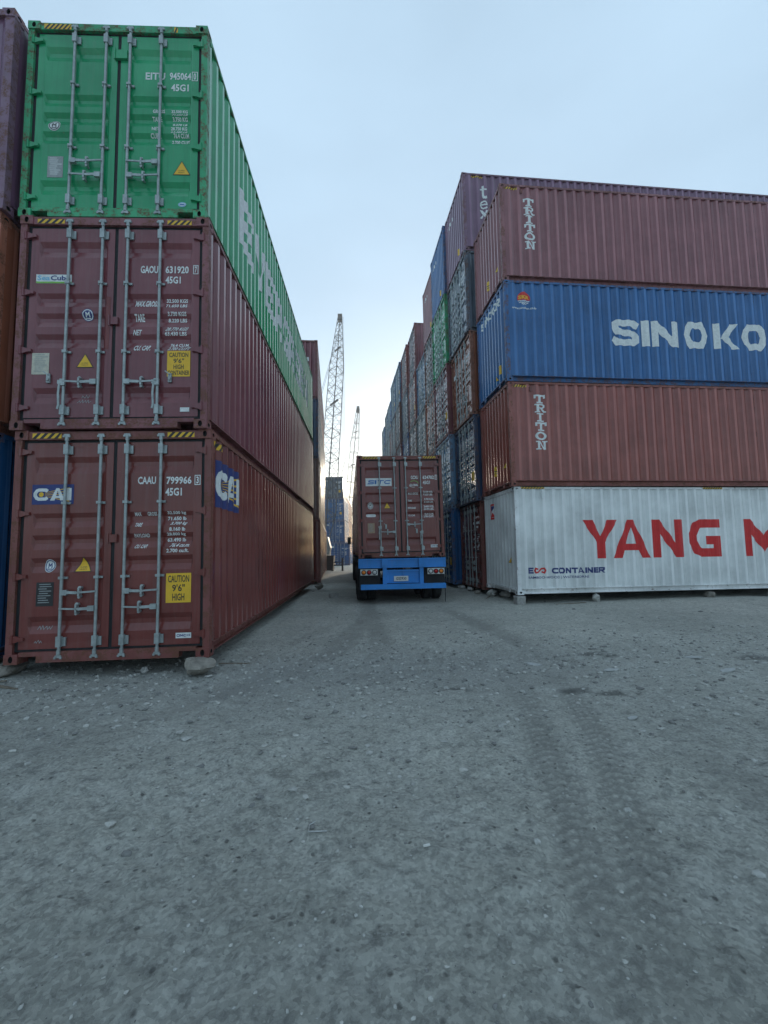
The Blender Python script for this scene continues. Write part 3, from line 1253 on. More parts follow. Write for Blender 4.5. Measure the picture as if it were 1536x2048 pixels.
DOOR_LANE, FRONT_LANE = -math.pi / 2, math.pi / 2
FIT = {
    'LB': ((-3.763, 11.495, 0.174), (0.0002, -0.0070, 0.0559)),
    'LM': ((-3.783, 11.444, 3.070), (0.0002, -0.0070, 0.0492)),
    'LT': ((-3.835, 11.456, 5.966), (0.0002, -0.0070, 0.0457)),
    'R1a': ((9.437, 13.380, 0.207), (0.0065, 0.0050, 0.1031)),
    'R1b': ((9.388, 13.222, 3.103), (0.0065, 0.0050, 0.0942)),
    'R1c': ((9.375, 13.179, 5.999), (0.0065, 0.0050, 0.0969)),
    'R1d': ((9.378, 13.166, 8.895), (0.0065, 0.0050, 0.0947)),
    'TC': ((-0.031, 18.172, 1.276), (0.0010, -0.0089, 0.0854)),
}

# --- left stack, doors towards the camera
ca = container('maroon', mat_from(*FIT['LB']), 'maroon container marked CAAU 799966, bottom of the near left stack', rich=True)
for row_ in [('CAAU', .286, 2.193, .513, 2.291), ('799966', .644, 2.187, .960, 2.287), ('45G1', .634, 2.037, .840, 2.139)]:
    on_door(ca, 'serial_lettering', text_block([row_]))
on_door(ca, 'check_digit', boxed_digit('3', 1.005, 2.177, 1.070, 2.297))
rows = [('MAX', .254, 1.785, .335, 1.834), ('GROSS', .410, 1.785, .529, 1.834), ('TARE', .258, 1.647, .344, 1.696, .15), ('PAYLOAD', .255, 1.510, .445, 1.558), ('CU. CAP.', .258, 1.372, .415, 1.420, .15)]
for i, t in enumerate(['32.500 kg', '71.650 lb', '3.700 kg', '8.160 lb', '28.800 kg', '63.490 lb', '76.4 cu.m.', '2.700 cu.ft.']):
    z = 1.790 - i * .0686
    rows.append((t, .660 if i not in (2, 3, 6) else .690, z, .892 if i < 6 else .936, z + .048, .15 if i in (2, 6) else 0))
on_door(ca, 'weight_lettering', text_block(rows))


def cai_logo(x0, z0, x1, z1, lift=0.0):
    w, h = x1 - x0, z1 - z0
    cx, cz = x0 + w * .20, z0 + h * .5
    c = place(glyph('C', 1.05, .26), x0 + .03 * w, z0 + h * .19, x0 + .37 * w, z0 + h * .81)
    a = place(glyph('A', .95, .27), x0 + .43 * w, z0 + h * .19, x0 + .79 * w, z0 + h * .81)
    i = [rect(x0 + .83 * w, z0 + h * .19, x0 + .945 * w, z0 + h * .81)]
    rays = [disc(cx + .015 * w, cz, w * .06, w * .06, 14)]
    for k in range(5):
        s0, s1 = (k - 2.25) * .05, (k - 1.95) * .05
        rays.append([(cx + .10 * w, cz + s0 * h), (cx + .10 * w, cz + s1 * h), (x0 + .90 * w, cz + s1 * h * 3.4), (x0 + .90 * w, cz + s0 * h * 3.4)])
    return [(T_NAVY, [rect(x0, z0, x1, z1)], lift), (T_YEL, rays, lift + .001), (T_WHITE, c + a + i, lift + .002)]


on_door(ca, 'logo_sticker', cai_logo(-1.005, 1.954, -.500, 2.207), 'navy and white logo sticker')
on_side(ca, 'logo_sticker', cai_logo(.28, 1.91, 1.41, 2.56), 1, 'navy and white logo on the corrugated side')


def caution(x0, z0, x1, z1, lines):
    w, h = x1 - x0, z1 - z0
    n = len(lines)
    ps = []
    for i, (t, f) in enumerate(lines):
        zt = z1 - h * (.07 + i * .93 / n)
        ps += font_polys(t, x0 + w * (.5 - f / 2), zt - h * .93 / n * .78, x0 + w * (.5 + f / 2), zt, 0, .018)
    return [(T_YEL, [rect(x0, z0, x1, z1)], 0.0), (T_BLACK, ps, 0.0012)]


on_door(ca, 'caution_sign', caution(.663, .679, .974, 1.047, [('CAUTION', .84), ("9'6\"", .50), ('HIGH', .48)]), 'yellow caution sign')


def maker_sticker(x0, z0, x1, z1, cjk=False):
    w, h = x1 - x0, z1 - z0
    k = .58 if cjk else .84
    ps = place(glyph('C', 1.2, .26), x0 + w * .07, z0 + h * .27, x0 + w * (.07 + k * .25), z0 + h * .73)
    ps += [rect(x0 + w * (.07 + k * .29), z0 + h * .27, x0 + w * (.07 + k * .35), z0 + h * .73)]
    ps += place(glyph('M', 1.3, .22), x0 + w * (.07 + k * .39), z0 + h * .27, x0 + w * (.07 + k * .72), z0 + h * .73)
    ps += place(glyph('C', 1.2, .26), x0 + w * (.07 + k * .76), z0 + h * .27, x0 + w * (.07 + k), z0 + h * .73)
    if cjk:
        ps += font_polys('\u4e2d\u96c6', x0 + w * .70, z0 + h * .25, x0 + w * .95, z0 + h * .76)
    return [(T_WHITE, [rect(x0, z0, x1, z1)], 0.0), (T_NAVY, ps, 0.0012)]


on_door(ca, 'maker_sticker', maker_sticker(.793, .239, .984, .306, True))
on_door(ca, 'warning_triangle', triangle_sign(-.463, 1.093, -.249, 1.289), 'yellow warning triangle sticker')
on_door(ca, 'round_badge', round_badge(-.832, 1.099, -.701, 1.262))
on_door(ca, 'data_plate', data_plate(-.905, .684, -.698, .978, T_BLACK, T_GREY))
on_header(ca, 'hazard_stripe', hazard(-1.010, 2.795, -.656, 2.862))
on_header(ca, 'hazard_stripe', hazard(.663, 2.795, 1.003, 2.862))
on_side(ca, 'hazard_stripe', hazard(.13, 2.70, .50, 2.79, 3, .08), 1)

ga = container('plum', mat_from(*FIT['LM']), 'plum container marked GAOU 631920, middle of the near left stack', rich=True,
               handles=((0, 0, .62), (1, -1, .62), (2, 1, .62), (3, 0, .62)))
for row_ in [('GAOU', .320, 2.126, .547, 2.231), ('631920', .644, 2.125, .947, 2.230), ('45G1', .646, 1.983, .844, 2.083)]:
    on_door(ga, 'serial_lettering', text_block([row_]))
on_door(ga, 'check_digit', boxed_digit('7', 1.012, 2.120, 1.070, 2.238))
on_door(ga, 'weight_lettering', text_block([
    ('MAX.GROSS', .260, 1.660, .555, 1.758), ('TARE', .251, 1.463, .379, 1.560), ('NET', .244, 1.266, .346, 1.340, .12), ('CU. CAP.', .250, 1.056, .465, 1.130, .12),
    ('32.500 KGS', .655, 1.730, .932, 1.784), ('71.650 LBS', .656, 1.650, .933, 1.703), ('3.730 KGS', .682, 1.536, .924, 1.590), ('8.220 LBS', .683, 1.457, .925, 1.511),
    ('28.770 KGS', .652, 1.327, .932, 1.372, .12), ('63.430 LBS', .652, 1.262, .933, 1.314), ('76.4 CU.M.', .723, 1.108, .968, 1.158), ('2.700 CU.FT', .687, 1.060, .962, 1.098, .12)]))
on_door(ga, 'caution_sign', caution(.688, .703, .986, 1.052, [('CAUTION', .82), ("9'6\"", .46), ('HIGH', .44), ('CONTAINER', .94)]), 'yellow caution sign')
on_door(ga, 'maker_sticker', maker_sticker(.865, .230, .983, .287))
on_door(ga, 'warning_triangle', triangle_sign(-.464, .827, -.241, 1.021), 'yellow warning triangle sticker')
on_door(ga, 'round_badge', round_badge(-.421, 1.471, -.270, 1.629, T_WHITE, T_NAVY))
on_door(ga, 'data_plate', data_plate(-1.013, .740, -.802, 1.025, T_CREAM, T_GREY))
x0, z0, x1, z1 = -1.010, 1.977, -.560, 2.099
on_door(ga, 'logo_sticker', [(T_WHITE, [rect(x0, z0, x1, z1)], 0), (T_GREEN, [rect(x0, z0 + .002, x1, z0 + .024)], .001),
                             (T_LBLUE, font_polys('Sea', x0 + .012, z0 + .040, x0 + .172, z1 - .012, 0, .03), .001), (T_NAVY, font_polys('Cube', x0 + .18, z0 + .040, x0 + .43, z1 - .012, 0, .03), .001)], 'white sticker with blue lettering over a green line')
on_door(ga, 'paint_patch', [(paint('touch_up_red', (.20, .026, .022), rust=.2), [[(-.115, 1.08), (-.060, 1.07), (-.050, 1.79), (-.105, 1.80)]], 0)], 'redder touched up paint by the door seam')
on_header(ga, 'hazard_stripe', hazard(-1.003, 2.790, -.657, 2.852))
on_header(ga, 'hazard_stripe', hazard(.673, 2.790, .990, 2.852))


def squiggle(x, z, w, h, n, seed):
    r = random.Random(seed)
    return [(T_GREY, ribbon([(x + w * i / n + r.uniform(-.3, .3) * w / n, z + (h if i % 2 else 0) * r.uniform(.5, 1)) for i in range(n + 1)], .006), 0.0)]


on_door(ga, 'chalk_scribble', squiggle(-.43, .36, .16, .05, 9, 1))
on_door(ga, 'chalk_scribble', squiggle(-.40, .43, .10, .06, 5, 2))
on_door(ca, 'chalk_scribble', squiggle(-.88, .40, .17, .05, 9, 3))
on_door(ca, 'chalk_scribble', squiggle(-.90, .24, .09, .04, 6, 4))

ei = container('green', mat_from(*FIT['LT']), 'green container marked EITU 945064, top of the near left stack', rich=True,
               handles=((0, 1, .80), (1, -1, .60), (2, 1, .60), (3, -1, .80)))
for row_ in [('EITU', .362, 2.088, .630, 2.200), ('945064', .690, 2.095, .985, 2.209), ('45G1', .712, 1.922, .953, 2.030)]:
    on_door(ei, 'serial_lettering', text_block([row_]))
on_door(ei, 'check_digit', boxed_digit('0', 1.000, 2.085, 1.072, 2.218))
on_door(ei, 'weight_lettering', text_block([
    ('GROSS', .473, 1.582, .637, 1.635), ('TARE', .458, 1.488, .589, 1.540), ('NET', .464, 1.323, .566, 1.373), ('CUBE', .445, 1.225, .583, 1.279),
    ('32.500 KG', .726, 1.586, .945, 1.632), ('71.650 LB', .724, 1.553, .935, 1.574, .1), ('3.750 KG', .733, 1.492, .936, 1.541), ('8.270 LB', .740, 1.402, .936, 1.458), ('28.750 KG', .724, 1.324, .941, 1.376),
    ('63.380 LB', .715, 1.290, .935, 1.312, .1), ('76.4 CU.M', .757, 1.231, .963, 1.281), ('2.700 CU.FT', .730, 1.143, .985, 1.202)]))
on_door(ei, 'warning_triangle', triangle_sign(.757, .659, .999, .875), 'yellow warning triangle sticker')
on_door(ei, 'round_badge', round_badge(-.918, 1.289, -.760, 1.460, T_BLACK))
on_door(ei, 'data_plate', data_plate(-.902, .601, -.698, .909, T_GREY, T_WHITE))
on_door(ei, 'oval_sticker', [(T_WHITE, [disc(.893, .226, .056, .037, 18)], 0), (T_LBLUE, ribbon(disc(.893, .226, .047, .030, 18), .012, True), .001), (T_BLUE, [rect(.863, .217, .923, .234)], .001)])
on_header(ei, 'hazard_stripe', hazard(-1.006, 2.785, -.640, 2.865, 6))
on_header(ei, 'hazard_stripe', hazard(.755, 2.785, .805, 2.865, 1, .03))
lay_polys = []
for i, ch in enumerate('EVERGREEN'):
    lay_polys += place(glyph(ch, .95, .22), 1.72 + i * .995, .97, 1.72 + i * .995 + .90, 2.02)
on_side(ei, 'side_lettering', [(T_WHITE, lay_polys, 0.0)], 1, 'large white lettering along the green side')

# --- sliver of the next column on the far left
for lv, (colr, dx, dy, lab, turn) in enumerate([
        ('blue', 0.0, 0.02, 'dark blue container left of the near stack, bottom of the leftmost column', math.pi),
        ('orange_rust', -.02, -.05, 'rusty orange container in the middle of the leftmost column', math.pi),
        ('purple', .03, -.10, 'purple container on top of the leftmost column beside the green one', math.pi)]):
    lc = container(colr, mat_from((-6.40 + dx, 11.30 + dy, .16 + lv * HC), (0, -.004, .050), turn), lab)
    if lv == 1:
        on_front(lc, 'sticker', [(T_WHITE, [rect(2.10, 1.10, 2.21, 1.20)], 0)])

# --- right row next to the lane: long sides to the camera, front ends to the lane
ym = container('white', mat_from(*FIT['R1a'], FRONT_LANE), 'white container with red lettering on its side, bottom of the right front stack', rich=True)
for word in ((('Y', 1.91, 2.93), ('A', 2.76, 3.86), ('N', 3.93, 4.87), ('G', 5.03, 6.02)), (('M', 6.74, 7.97), ('I', 8.17, 8.38), ('N', 8.60, 9.54), ('G', 9.72, 10.71))):
    polys = []
    for ch, a, b_ in word:
        polys += place(glyph(ch, (b_ - a) / 1.05, .225), a, .93, b_, 1.98)
    on_side(ym, 'side_lettering', [(T_RED, polys, 0.0)], -1, 'big red word on the white side')
eco = place(glyph('E', .9, .26), .325, .552, .475, .712)
x = .99
for ch, w in (('C', .17), ('O', .18), ('N', .17), ('T', .16), ('A', .18), ('I', .055), ('N', .17), ('E', .14), ('R', .16)):
    eco += place(glyph(ch, w / .15, .28), x, .545, x + w, .695)
    x += w + .014
ECO_RED = ribbon([(.60, .665), (.53, .69), (.505, .63), (.53, .575), (.60, .59), (.70, .68), (.77, .69), (.80, .63), (.77, .57), (.70, .60)], .042)
on_side(ym, 'small_lettering', [(T_NAVY, eco, 0.0), (T_RED, ECO_RED, 0.0015)], -1, 'navy and red lettering low on the white side')
on_side(ym, 'small_lettering', text_block([('BAMBOO-WOOD | WATERBORNE', .325, .395, 2.04, .480, 0, .01)], T_NAVY), -1, 'small navy lettering low on the white side')
on_rail(ym, 'hazard_stripe', hazard(.20, HC - .064, .86, HC - .012, 8, .05), -1)
on_rail(ym, 'hazard_stripe', hazard(5.55, HC - .064, 6.15, HC - .012, 8, .05), -1)
on_front(ym, 'logo_sticker', [(T_RED, [rect(.47, 2.12, .83, 2.60)], 0), (T_WHITE, [rect(.52, 2.18, .78, 2.54)], .001), (T_NAVY, [[(.53, 2.53), (.77, 2.53), (.66, 2.36)]], .002),
                              (T_RED, [[(.60, 2.19), (.77, 2.19), (.69, 2.33)]], .002)], 'red white and navy logo sticker')
on_front(ym, 'warning_triangle', triangle_sign(1.86, .83, 2.08, 1.02))
b = MB()
b.box(-.03, .03, -.012, .012, -.085, .085)
ven = link('vent', b.mesh('vent'), T_WHITE, ym)
ven.location = (-(B + .001), L40 / 2 - .80, 2.66)
ven.rotation_euler = (0, 0, math.pi / 2)


def triton(root, x0, x1, z0, z1):
    ps = []
    h = (z1 - z0) / 6
    for i, ch in enumerate('TRITON'):
        zt = z1 - i * h
        ps += place(slab(ch), x0 + .012 * (i % 2), zt - h * .93, x1 + .012 * (i % 2), zt)
    on_side(root, 'side_lettering', [(T_WHITE, ps, 0.0)], -1, 'white slab letters reading down the side')
    on_side(root, 'hazard_stripe', hazard(.14, HC - .15, .52, HC - .085, 5, .05), -1)
    b = MB()
    b.box(-.03, .03, -.012, .012, -.06, .06)
    v = link('vent', b.mesh('vent'), PW('maroon'), root)
    v.location = (-(B + .001), L40 / 2 - .64, 2.69)
    v.rotation_euler = (0, 0, math.pi / 2)
    on_front(root, 'yellow_sticker', [(T_YEL, [rect(1.12, .46, 1.27, .76)], 0), (T_BLACK, [rect(1.14, .60, 1.25, .63), rect(1.14, .54, 1.25, .56)], .001)])
    on_front(root, 'warning_triangle', triangle_sign(1.86, .58, 2.08, .78))


t1 = container('rose', mat_from(*FIT['R1b'], FRONT_LANE), 'maroon container with white letters reading down, directly on the white container', rich=True)
triton(t1, .735, 1.05, .99, 2.54)
sk = container('blue', mat_from(*FIT['R1c'], FRONT_LANE), 'blue container with large white lettering in the right front stack', rich=True)
polys = []
for ch, a, b_ in (('S', 3.13, 3.92), ('I', 4.03, 4.26), ('N', 4.34, 5.15), ('O', 5.31, 6.06), ('K', 6.25, 7.03), ('O', 7.15, 7.93), ('R', 8.12, 8.88)):
    polys += place(glyph(ch, (b_ - a) / .76, .25), a, 1.12, b_, 1.88)
on_side(sk, 'side_lettering', [(T_WHITE, polys, 0.0)], -1, 'large white lettering on the blue side')
cx, cz, r = .575, 2.39, .185
waves = []
for k in range(3):
    z = cz - .075 - k * .048
    hw = math.sqrt(max(.001, r * r - (z - cz) ** 2)) * .97
    waves += ribbon([(cx - hw + 2 * hw * i / 8, z + .012 * math.sin(i * math.pi / 2)) for i in range(9)], .022)
on_side(sk, 'logo_sticker', [(T_RED, [disc(cx, cz, r, r, 14, math.asin(-.05 / r), math.pi - math.asin(-.05 / r))], 0.0), (T_WHITE, waves, 0.0),
                             (T_YEL, font_polys('SKR', cx - .155, cz - .025, cx + .155, cz + .085, 0, .035), .0015)], -1, 'red half disc logo over white waves')
on_side(sk, 'web_lettering', text_block([('www.sinokor.co.kr', .22, 2.075, .94, 2.14, 0, .02)]), -1)
polys = []
for i, ch in enumerate('SINOKOR'):
    a = .42 + i * .225
    polys += place(glyph(ch, .8, .24) if ch != 'I' else [rect(.3, 0, .6, 1)], a, 2.42, a + .19, 2.66)
on_front(sk, 'end_lettering', [(T_WHITE, polys, 0.0)])
on_front(sk, 'yellow_sticker', [(T_YEL, [rect(1.80, .40, 1.93, .66)], 0)])
on_front(sk, 'warning_triangle', triangle_sign(1.52, .30, 1.70, .46))
t2 = container('mauve', mat_from(*FIT['R1d'], FRONT_LANE), 'mauve container with white letters reading down, top of the right front stack', rich=True)
triton(t2, .70, 1.015, .96, 2.50)


# generic pale print on doors that are too far to read
def far_print(root, seed, word=None):
    r = random.Random(seed)
    ps = [rect(.30, 2.16, .52, 2.24), rect(.64, 2.16, .95, 2.24), rect(1.02, 2.13, 1.06, 2.26), rect(.64, 2.02, .84, 2.09)]
    k = (root_info[root.name][1] - .29) / (HC - .29)
    for i in range(8):
        z = 1.78 - i * .07
        ps.append(rect(.66, z, .78 + .12 * r.random(), z + .035))
        if i % 2 == 0:
            ps.append(rect(.27, z, .36 + .14 * r.random(), z + .035))
    ps = [[(x, .15 + (z - .15) * k) for x, z in p] for p in ps]
    on_door(root, 'door_lettering', [(T_WHITE, ps, 0.0)])
    if word:
        q = []
        for i, ch in enumerate(word):
            q += place(slab(ch), -1.0 + i * .16, 1.95, -.86 + i * .16, 2.22)
        on_door(root, 'logo_lettering', [(T_WHITE, q, 0.0)])
    elif r.random() < .6:
        z = 1.95 + .1 * r.random()
        on_door(root, 'logo_sticker', [(r.choice([T_WHITE, T_NAVY, T_WHITE, T_LBLUE]), [rect(-1.0, z, -.62, z + r.uniform(.1, .22))], 0.0)])
    if r.random() < .22:
        on_door(root, 'caution_sign', [(T_YEL, [rect(.68, .72, .93, 1.02)], 0.0)])


YAW = 0.100
ORD = ['second', 'third', 'fourth', 'fifth', 'sixth', 'seventh', 'eighth', 'ninth', 'tenth', 'eleventh', 'twelfth', 'thirteenth', 'fourteenth']
LVL = ['bottom', 'second level', 'third level', 'fourth level', 'top, fifth level']
# near corner (x, y) of every row, then (colour, end) from the ground up; end: d = doors to the lane, f = front end to the lane
ROWS = [
    ((3.03, 13.97), [('maroon', 'd'), ('navy', 'd'), ('rust_brown', 'd'), ('grey_blue', 'd'), ('purple', 'f')]),
    ((2.60, 16.46), [('blue', 'd'), ('pale_blue', 'd'), ('plum', 'd'), ('green', 'd'), ('blue', 'f')]),
    ((2.43, 18.94), [('brown', 'd'), ('maroon', 'd'), ('orange_rust', 'd'), ('brown', 'd'), ('mauve', 'f')]),
    ((2.20, 21.42), [('navy', 'd'), ('grey', 'd'), ('slate', 'd'), ('pale_blue', 'd')]),
    ((1.93, 23.90), [('maroon', 'd'), ('brown', 'd'), ('brown', 'd'), ('rose', 'd'), ('mauve', 'd')]),
    ((1.62, 26.55), [('mid_blue', 'd'), ('grey', 'd'), ('mid_blue', 'd'), ('grey_blue', 'd'), ('rose', 'd')]),
    ((1.21, 29.10), [('plum', 'd'), ('blue', 'd'), ('plum', 'd'), ('brown', 'd'), ('pale_blue', 'd')]),
    ((0.98, 31.60), [('maroon', 'd'), ('slate', 'd'), ('brown', 'd'), ('grey', 'd'), ('pale_blue', 'd')]),
    ((0.88, 34.10), [('blue', 'd'), ('maroon', 'd'), ('grey', 'd'), ('rose', 'd')]),
    ((0.66, 36.90), [('grey', 'd'), ('maroon', 'd'), ('blue', 'd'), ('slate', 'd'), ('pale_blue', 'd')]),
    ((0.52, 39.40), [('maroon', 'd'), ('blue', 'd'), ('brown', 'd'), ('grey', 'd'), ('grey_blue', 'd')]),
    ((0.30, 41.92), [('brown', 'd'), ('blue', 'd'), ('maroon', 'd'), ('grey', 'd')]),
    ((0.16, 44.44), [('blue', 'd'), ('maroon', 'd'), ('grey', 'd'), ('slate', 'd'), ('pale_blue', 'd')]),
]
CNAME = {'navy': 'dark navy', 'rust_brown': 'rusty brown', 'grey_blue': 'blue grey', 'pale_blue': 'pale blue', 'mid_blue': 'mid blue', 'orange_rust': 'rusty orange', 'rose': 'faded maroon'}
for ri, ((nx, ny), levels) in enumerate(ROWS):
    rr = random.Random(100 + ri)
    for lv, (colr, end) in enumerate(levels):
        yaw = YAW + rr.uniform(-.004, .004)
        jx = rr.uniform(-.05, .05) if not (ri == 1 and lv == 4) else -.01
        x0, y0 = nx + jx - .02 * lv * (ri == 0), ny + rr.uniform(-.015, .015)
        if ri == 0 and lv == 0:
            x0, y0 = 3.151, 14.10
        c, s_ = math.cos(yaw), math.sin(yaw)
        loc = (x0 + c * L40 / 2 - s_ * B, y0 + s_ * L40 / 2 + c * B, .15 + float(ground_height(0, y0)) + lv * HC)
        lev = LVL[lv] if not (lv == len(levels) - 1 and lv < 4) else 'top'
        lab = '%s container with %s to the lane, %s of the %s right-hand stack' % (CNAME.get(colr, colr), 'doors' if end == 'd' else 'ribbed end', lev, ORD[ri])
        q = container(colr, mat_from(loc, (0, 0, yaw), DOOR_LANE if end == 'd' else FRONT_LANE), lab, doors=(end == 'd'))
        if end == 'd':
            far_print(q, ri * 10 + lv, 'tex' if (ri == 0 and lv == 0) else None)
        else:
            on_front(q, 'yellow_sticker', [(T_YEL, [rect(1.60, .36, 1.75, .60)], 0)])
            on_front(q, 'end_lettering', [(T_WHITE, [rect(.30 + k * .16, 2.26, .40 + k * .16, 2.40) for k in range(5)], 0)])
        if ri == 0 and lv == 4:
            ps = []
            for k, (ch, zt, zb) in enumerate((('t', 2.45, 1.98), ('e', 1.98, 1.58), ('x', 1.66, 1.22))):
                ps += place(slab(ch), .60, zb, .94, zt)
            on_side(q, 'side_lettering', [(T_WHITE, ps, 0.0)], -1, 'white lower case letters reading down the side')
            on_side(q, 'hazard_stripe', hazard(.35, HC - .15, .75, HC - .085, 5, .05), -1)

# --- second stack on the left, ribbed ends to the camera
for lv, (colr, lab) in enumerate([('maroon', 'dark maroon container at the bottom of the second left stack'), ('brown', 'brown container, second level of the second left stack'),
                                  ('navy', 'dark blue container, third level of the second left stack'), ('plum', 'plum container on top of the second left stack')]):
    yaw = .110 + .003 * (lv % 2)
    rx, ry = -3.02 + (.06 if lv == 0 else 0) - .012 * lv, 19.95
    c, s_ = math.cos(yaw), math.sin(yaw)
    loc = (rx - c * B - s_ * L40 / 2, ry - s_ * B + c * L40 / 2, .06 + lv * HC)
    q = container(colr, mat_from(loc, (0, 0, yaw), math.pi), lab, doors=False)
    on_front(q, 'end_lettering', [(T_WHITE, [rect(1.55, 1.86, 1.63, 2.02), rect(1.70, 1.86, 1.74, 2.02), rect(1.92, 1.86, 2.02, 2.06)] + [rect(1.48, 1.5 - k * .09, 1.60, 1.54 - k * .09) for k in range(4)], 0)])

# --- blue stack closing the lane, doors to the camera
for lv, (colr, xr, lab) in enumerate([('blue', -4.10, 'blue container at the bottom of the blue stack closing the lane'), ('blue', -4.60, 'blue container with a yellow sticker, second level of the blue stack closing the lane'),
                                      ('mid_blue', -4.64, 'bright blue container, third level of the blue stack closing the lane'), ('grey_blue', -4.74, 'blue grey container on top of the blue stack closing the lane')]):
    q = container(colr, mat_from((xr - B, 50 + L20 / 2, -.13 + lv * STD), (0, 0, .02 * (lv == 0))), lab, L=L20, H=STD)
    far_print(q, 300 + lv)
# --- stack behind it
for lv, lab in enumerate(['faded maroon container at the bottom of the far stack behind the blue one', 'faded maroon container in the middle of the far stack behind the blue one', 'faded maroon container on top of the far stack behind the blue one']):
    q = container('rose', mat_from((-5.0 - B, 57.5 + L40 / 2, -.12 + lv * HC), (0, 0, .03)), lab)
    far_print(q, 400 + lv)

# ------------------------------------------------------------------ truck with its container
tc = container('maroon', mat_from(*FIT['TC']), 'maroon container marked GCXU 624702 riding on the blue trailer', rich=True, group='containers on trucks',
               handles=((0, 0, .86), (1, -1, .72), (2, 1, .92), (3, 0, .70)))
for row_ in [('GCXU', .317, 2.210, .529, 2.310), ('624702', .661, 2.207, .987, 2.312), ('45G1', .659, 2.058, .866, 2.160)]:
    on_door(tc, 'serial_lettering', text_block([row_]))
on_door(tc, 'check_digit', boxed_digit('7', 1.015, 2.195, 1.070, 2.325))
on_door(tc, 'weight_lettering', text_block([
    ('MAX GROSS', .224, 1.768, .517, 1.831), ('TARE', .215, 1.567, .328, 1.620), ('PAYLOAD', .214, 1.354, .439, 1.414), ('CU.CAP.', .217, 1.148, .418, 1.198),
    ('32.500 KGS.', .660, 1.809, .940, 1.867), ('71.650 LBS.', .657, 1.738, .937, 1.797), ('3.700 KGS.', .681, 1.604, .955, 1.660), ('8.160 LBS.', .677, 1.526, .951, 1.577),
    ('28.800 KGS.', .666, 1.392, .953, 1.453), ('63.490 LBS.', .663, 1.319, .949, 1.378), ('76.4 CU.M.', .686, 1.181, .948, 1.237), ('2.700 CU.FT.', .659, 1.110, .950, 1.167)]))
x0, z0, x1, z1 = -.976, 2.026, -.235, 2.250
ps = []
x = x0 + .06
for ch, w in (('S', .17), ('I', .05), ('T', .17), ('C', .17)):
    ps += place(glyph(ch, w / .12, .24), x, z0 + .055, x + w, z1 - .055, .16)
    x += w + .022
on_door(tc, 'logo_sticker', [(T_WHITE, [rect(x0, z0, x1, z1)], 0), (T_BLUE, ps + [rect(x0 + .03, z0 + .052, x0 + .20, z0 + .062)], .001)], 'white sticker with blue lettering')
on_door(tc, 'logo_lettering', [(T_WHITE, font_polys('GLOBAL', .265, 2.010, .520, 2.075, .05, .03) + ribbon(arc(.39, 2.03, .12, .05, math.pi * 1.05, math.pi * 1.6, 8), .01), 0),
                               (T_GREEN, ribbon(arc(.40, 2.07, .13, .095, math.pi * .05, math.pi * .75, 10), .014), 0)])
on_door(tc, 'round_badge', round_badge(-.934, 1.370, -.776, 1.568, T_BLACK))
on_door(tc, 'warning_triangle', triangle_sign(-.476, 1.382, -.284, 1.565), 'yellow warning triangle sticker')
on_door(tc, 'pill_sticker', [(T_WHITE, [disc(-.94, 1.19, .045, .042, 10, math.pi / 2, math.pi * 1.5) + disc(-.75, 1.19, .045, .042, 10, -math.pi / 2, math.pi / 2)], 0)])
on_door(tc, 'data_plate', data_plate(-.944, .693, -.747, .975, T_TAN, T_GREY))
on_door(tc, 'maker_sticker', maker_sticker(.826, .256, 1.027, .335, True))
on_header(tc, 'hazard_stripe', hazard(-1.05, 2.80, -.626, 2.866, 5))
on_header(tc, 'hazard_stripe', hazard(.685, 2.80, 1.046, 2.866, 5))



def seam_bracket(root, colour, x0, x1, z0, z1):
    b = MB()
    y = -L40 / 2
    b.box(x0, x1, y + .012, y + .0435, z0, z1)
    b.tube((x0 + .012, y + .006, z0 - .02), (x0 + .012, y + .006, z1 + .02), .010, seg=8)
    link('seam_bracket', b.mesh('seam_bracket'), P(colour), root_info[root.name][2][1])


def lock_hasp(root, x, z):
    b = MB()
    y = -L40 / 2
    b.box(x - .022, x + .022, y + .020, y + .0435, z - .06, z + .06)
    b.box(x - .012, x + .012, y + .004, y + .020, z - .035, z - .005)
    b.bar((x + .005, y + .010, z + .04), (x - .055, y + .012, z + .085), .014)
    link('lock_hasp', b.mesh('lock_hasp'), STEEL, root_info[root.name][2][-1 if x < 0 else 1])


seam_bracket(ca, 'maroon', -.055, .060, 1.455, 1.555)
seam_bracket(ga, 'plum', -.055, .060, 1.40, 1.50)
seam_bracket(ei, 'green', -.055, .120, 2.37, 2.50)
for q_, x, z in ((ga, -.79, .68), (ga, .735, .68), (tc, -.43, .87), (tc, .44, .73)):
    lock_hasp(q_, x, z)

TR = Matrix.Translation((.489, 12.098, 0)) @ Matrix.Rotation(.0854, 4, 'Z')
truck = thing('semi_truck', 'blue semi trailer truck hauling a maroon container down the lane', 'truck', None, TR)
TBLUE = paint('trailer_blue', (0.006, 0.225, 0.660), rust=.25, rough=.38, chalk=.15)
CHASSIS = plain('chassis_black', (0.015, 0.015, 0.017), .6, 0, .4)
TYRE = plain('dusty_tyre', (0.022, 0.021, 0.020), .85, 0, .5, 20)
RIM = plain('wheel_steel', (0.25, 0.25, 0.26), .5, .4)
WPLATE = plain('lamp_panel_white', (0.62, 0.62, 0.60), .5, 0, .1)


def tilt_z(x):
    return -.0089 * 0 + .0


def part(name, fn, mats, parent=truck, loc=None):
    b = MB()
    fn(b)
    o = link(name, b.mesh(name), mats, parent)
    if loc:
        o.location = loc
    return o


def bolster(b):
    b.box(-1.225, 1.225, -.02, .20, .985, 1.235)
    b.box(-1.225, 1.225, -.05, -.0205, 1.205, 1.245)
    b.box(-1.225, 1.225, -.045, -.0205, .985, 1.01)
    b.box(-1.226, -1.10, -.046, .2, 1.0, 1.2)


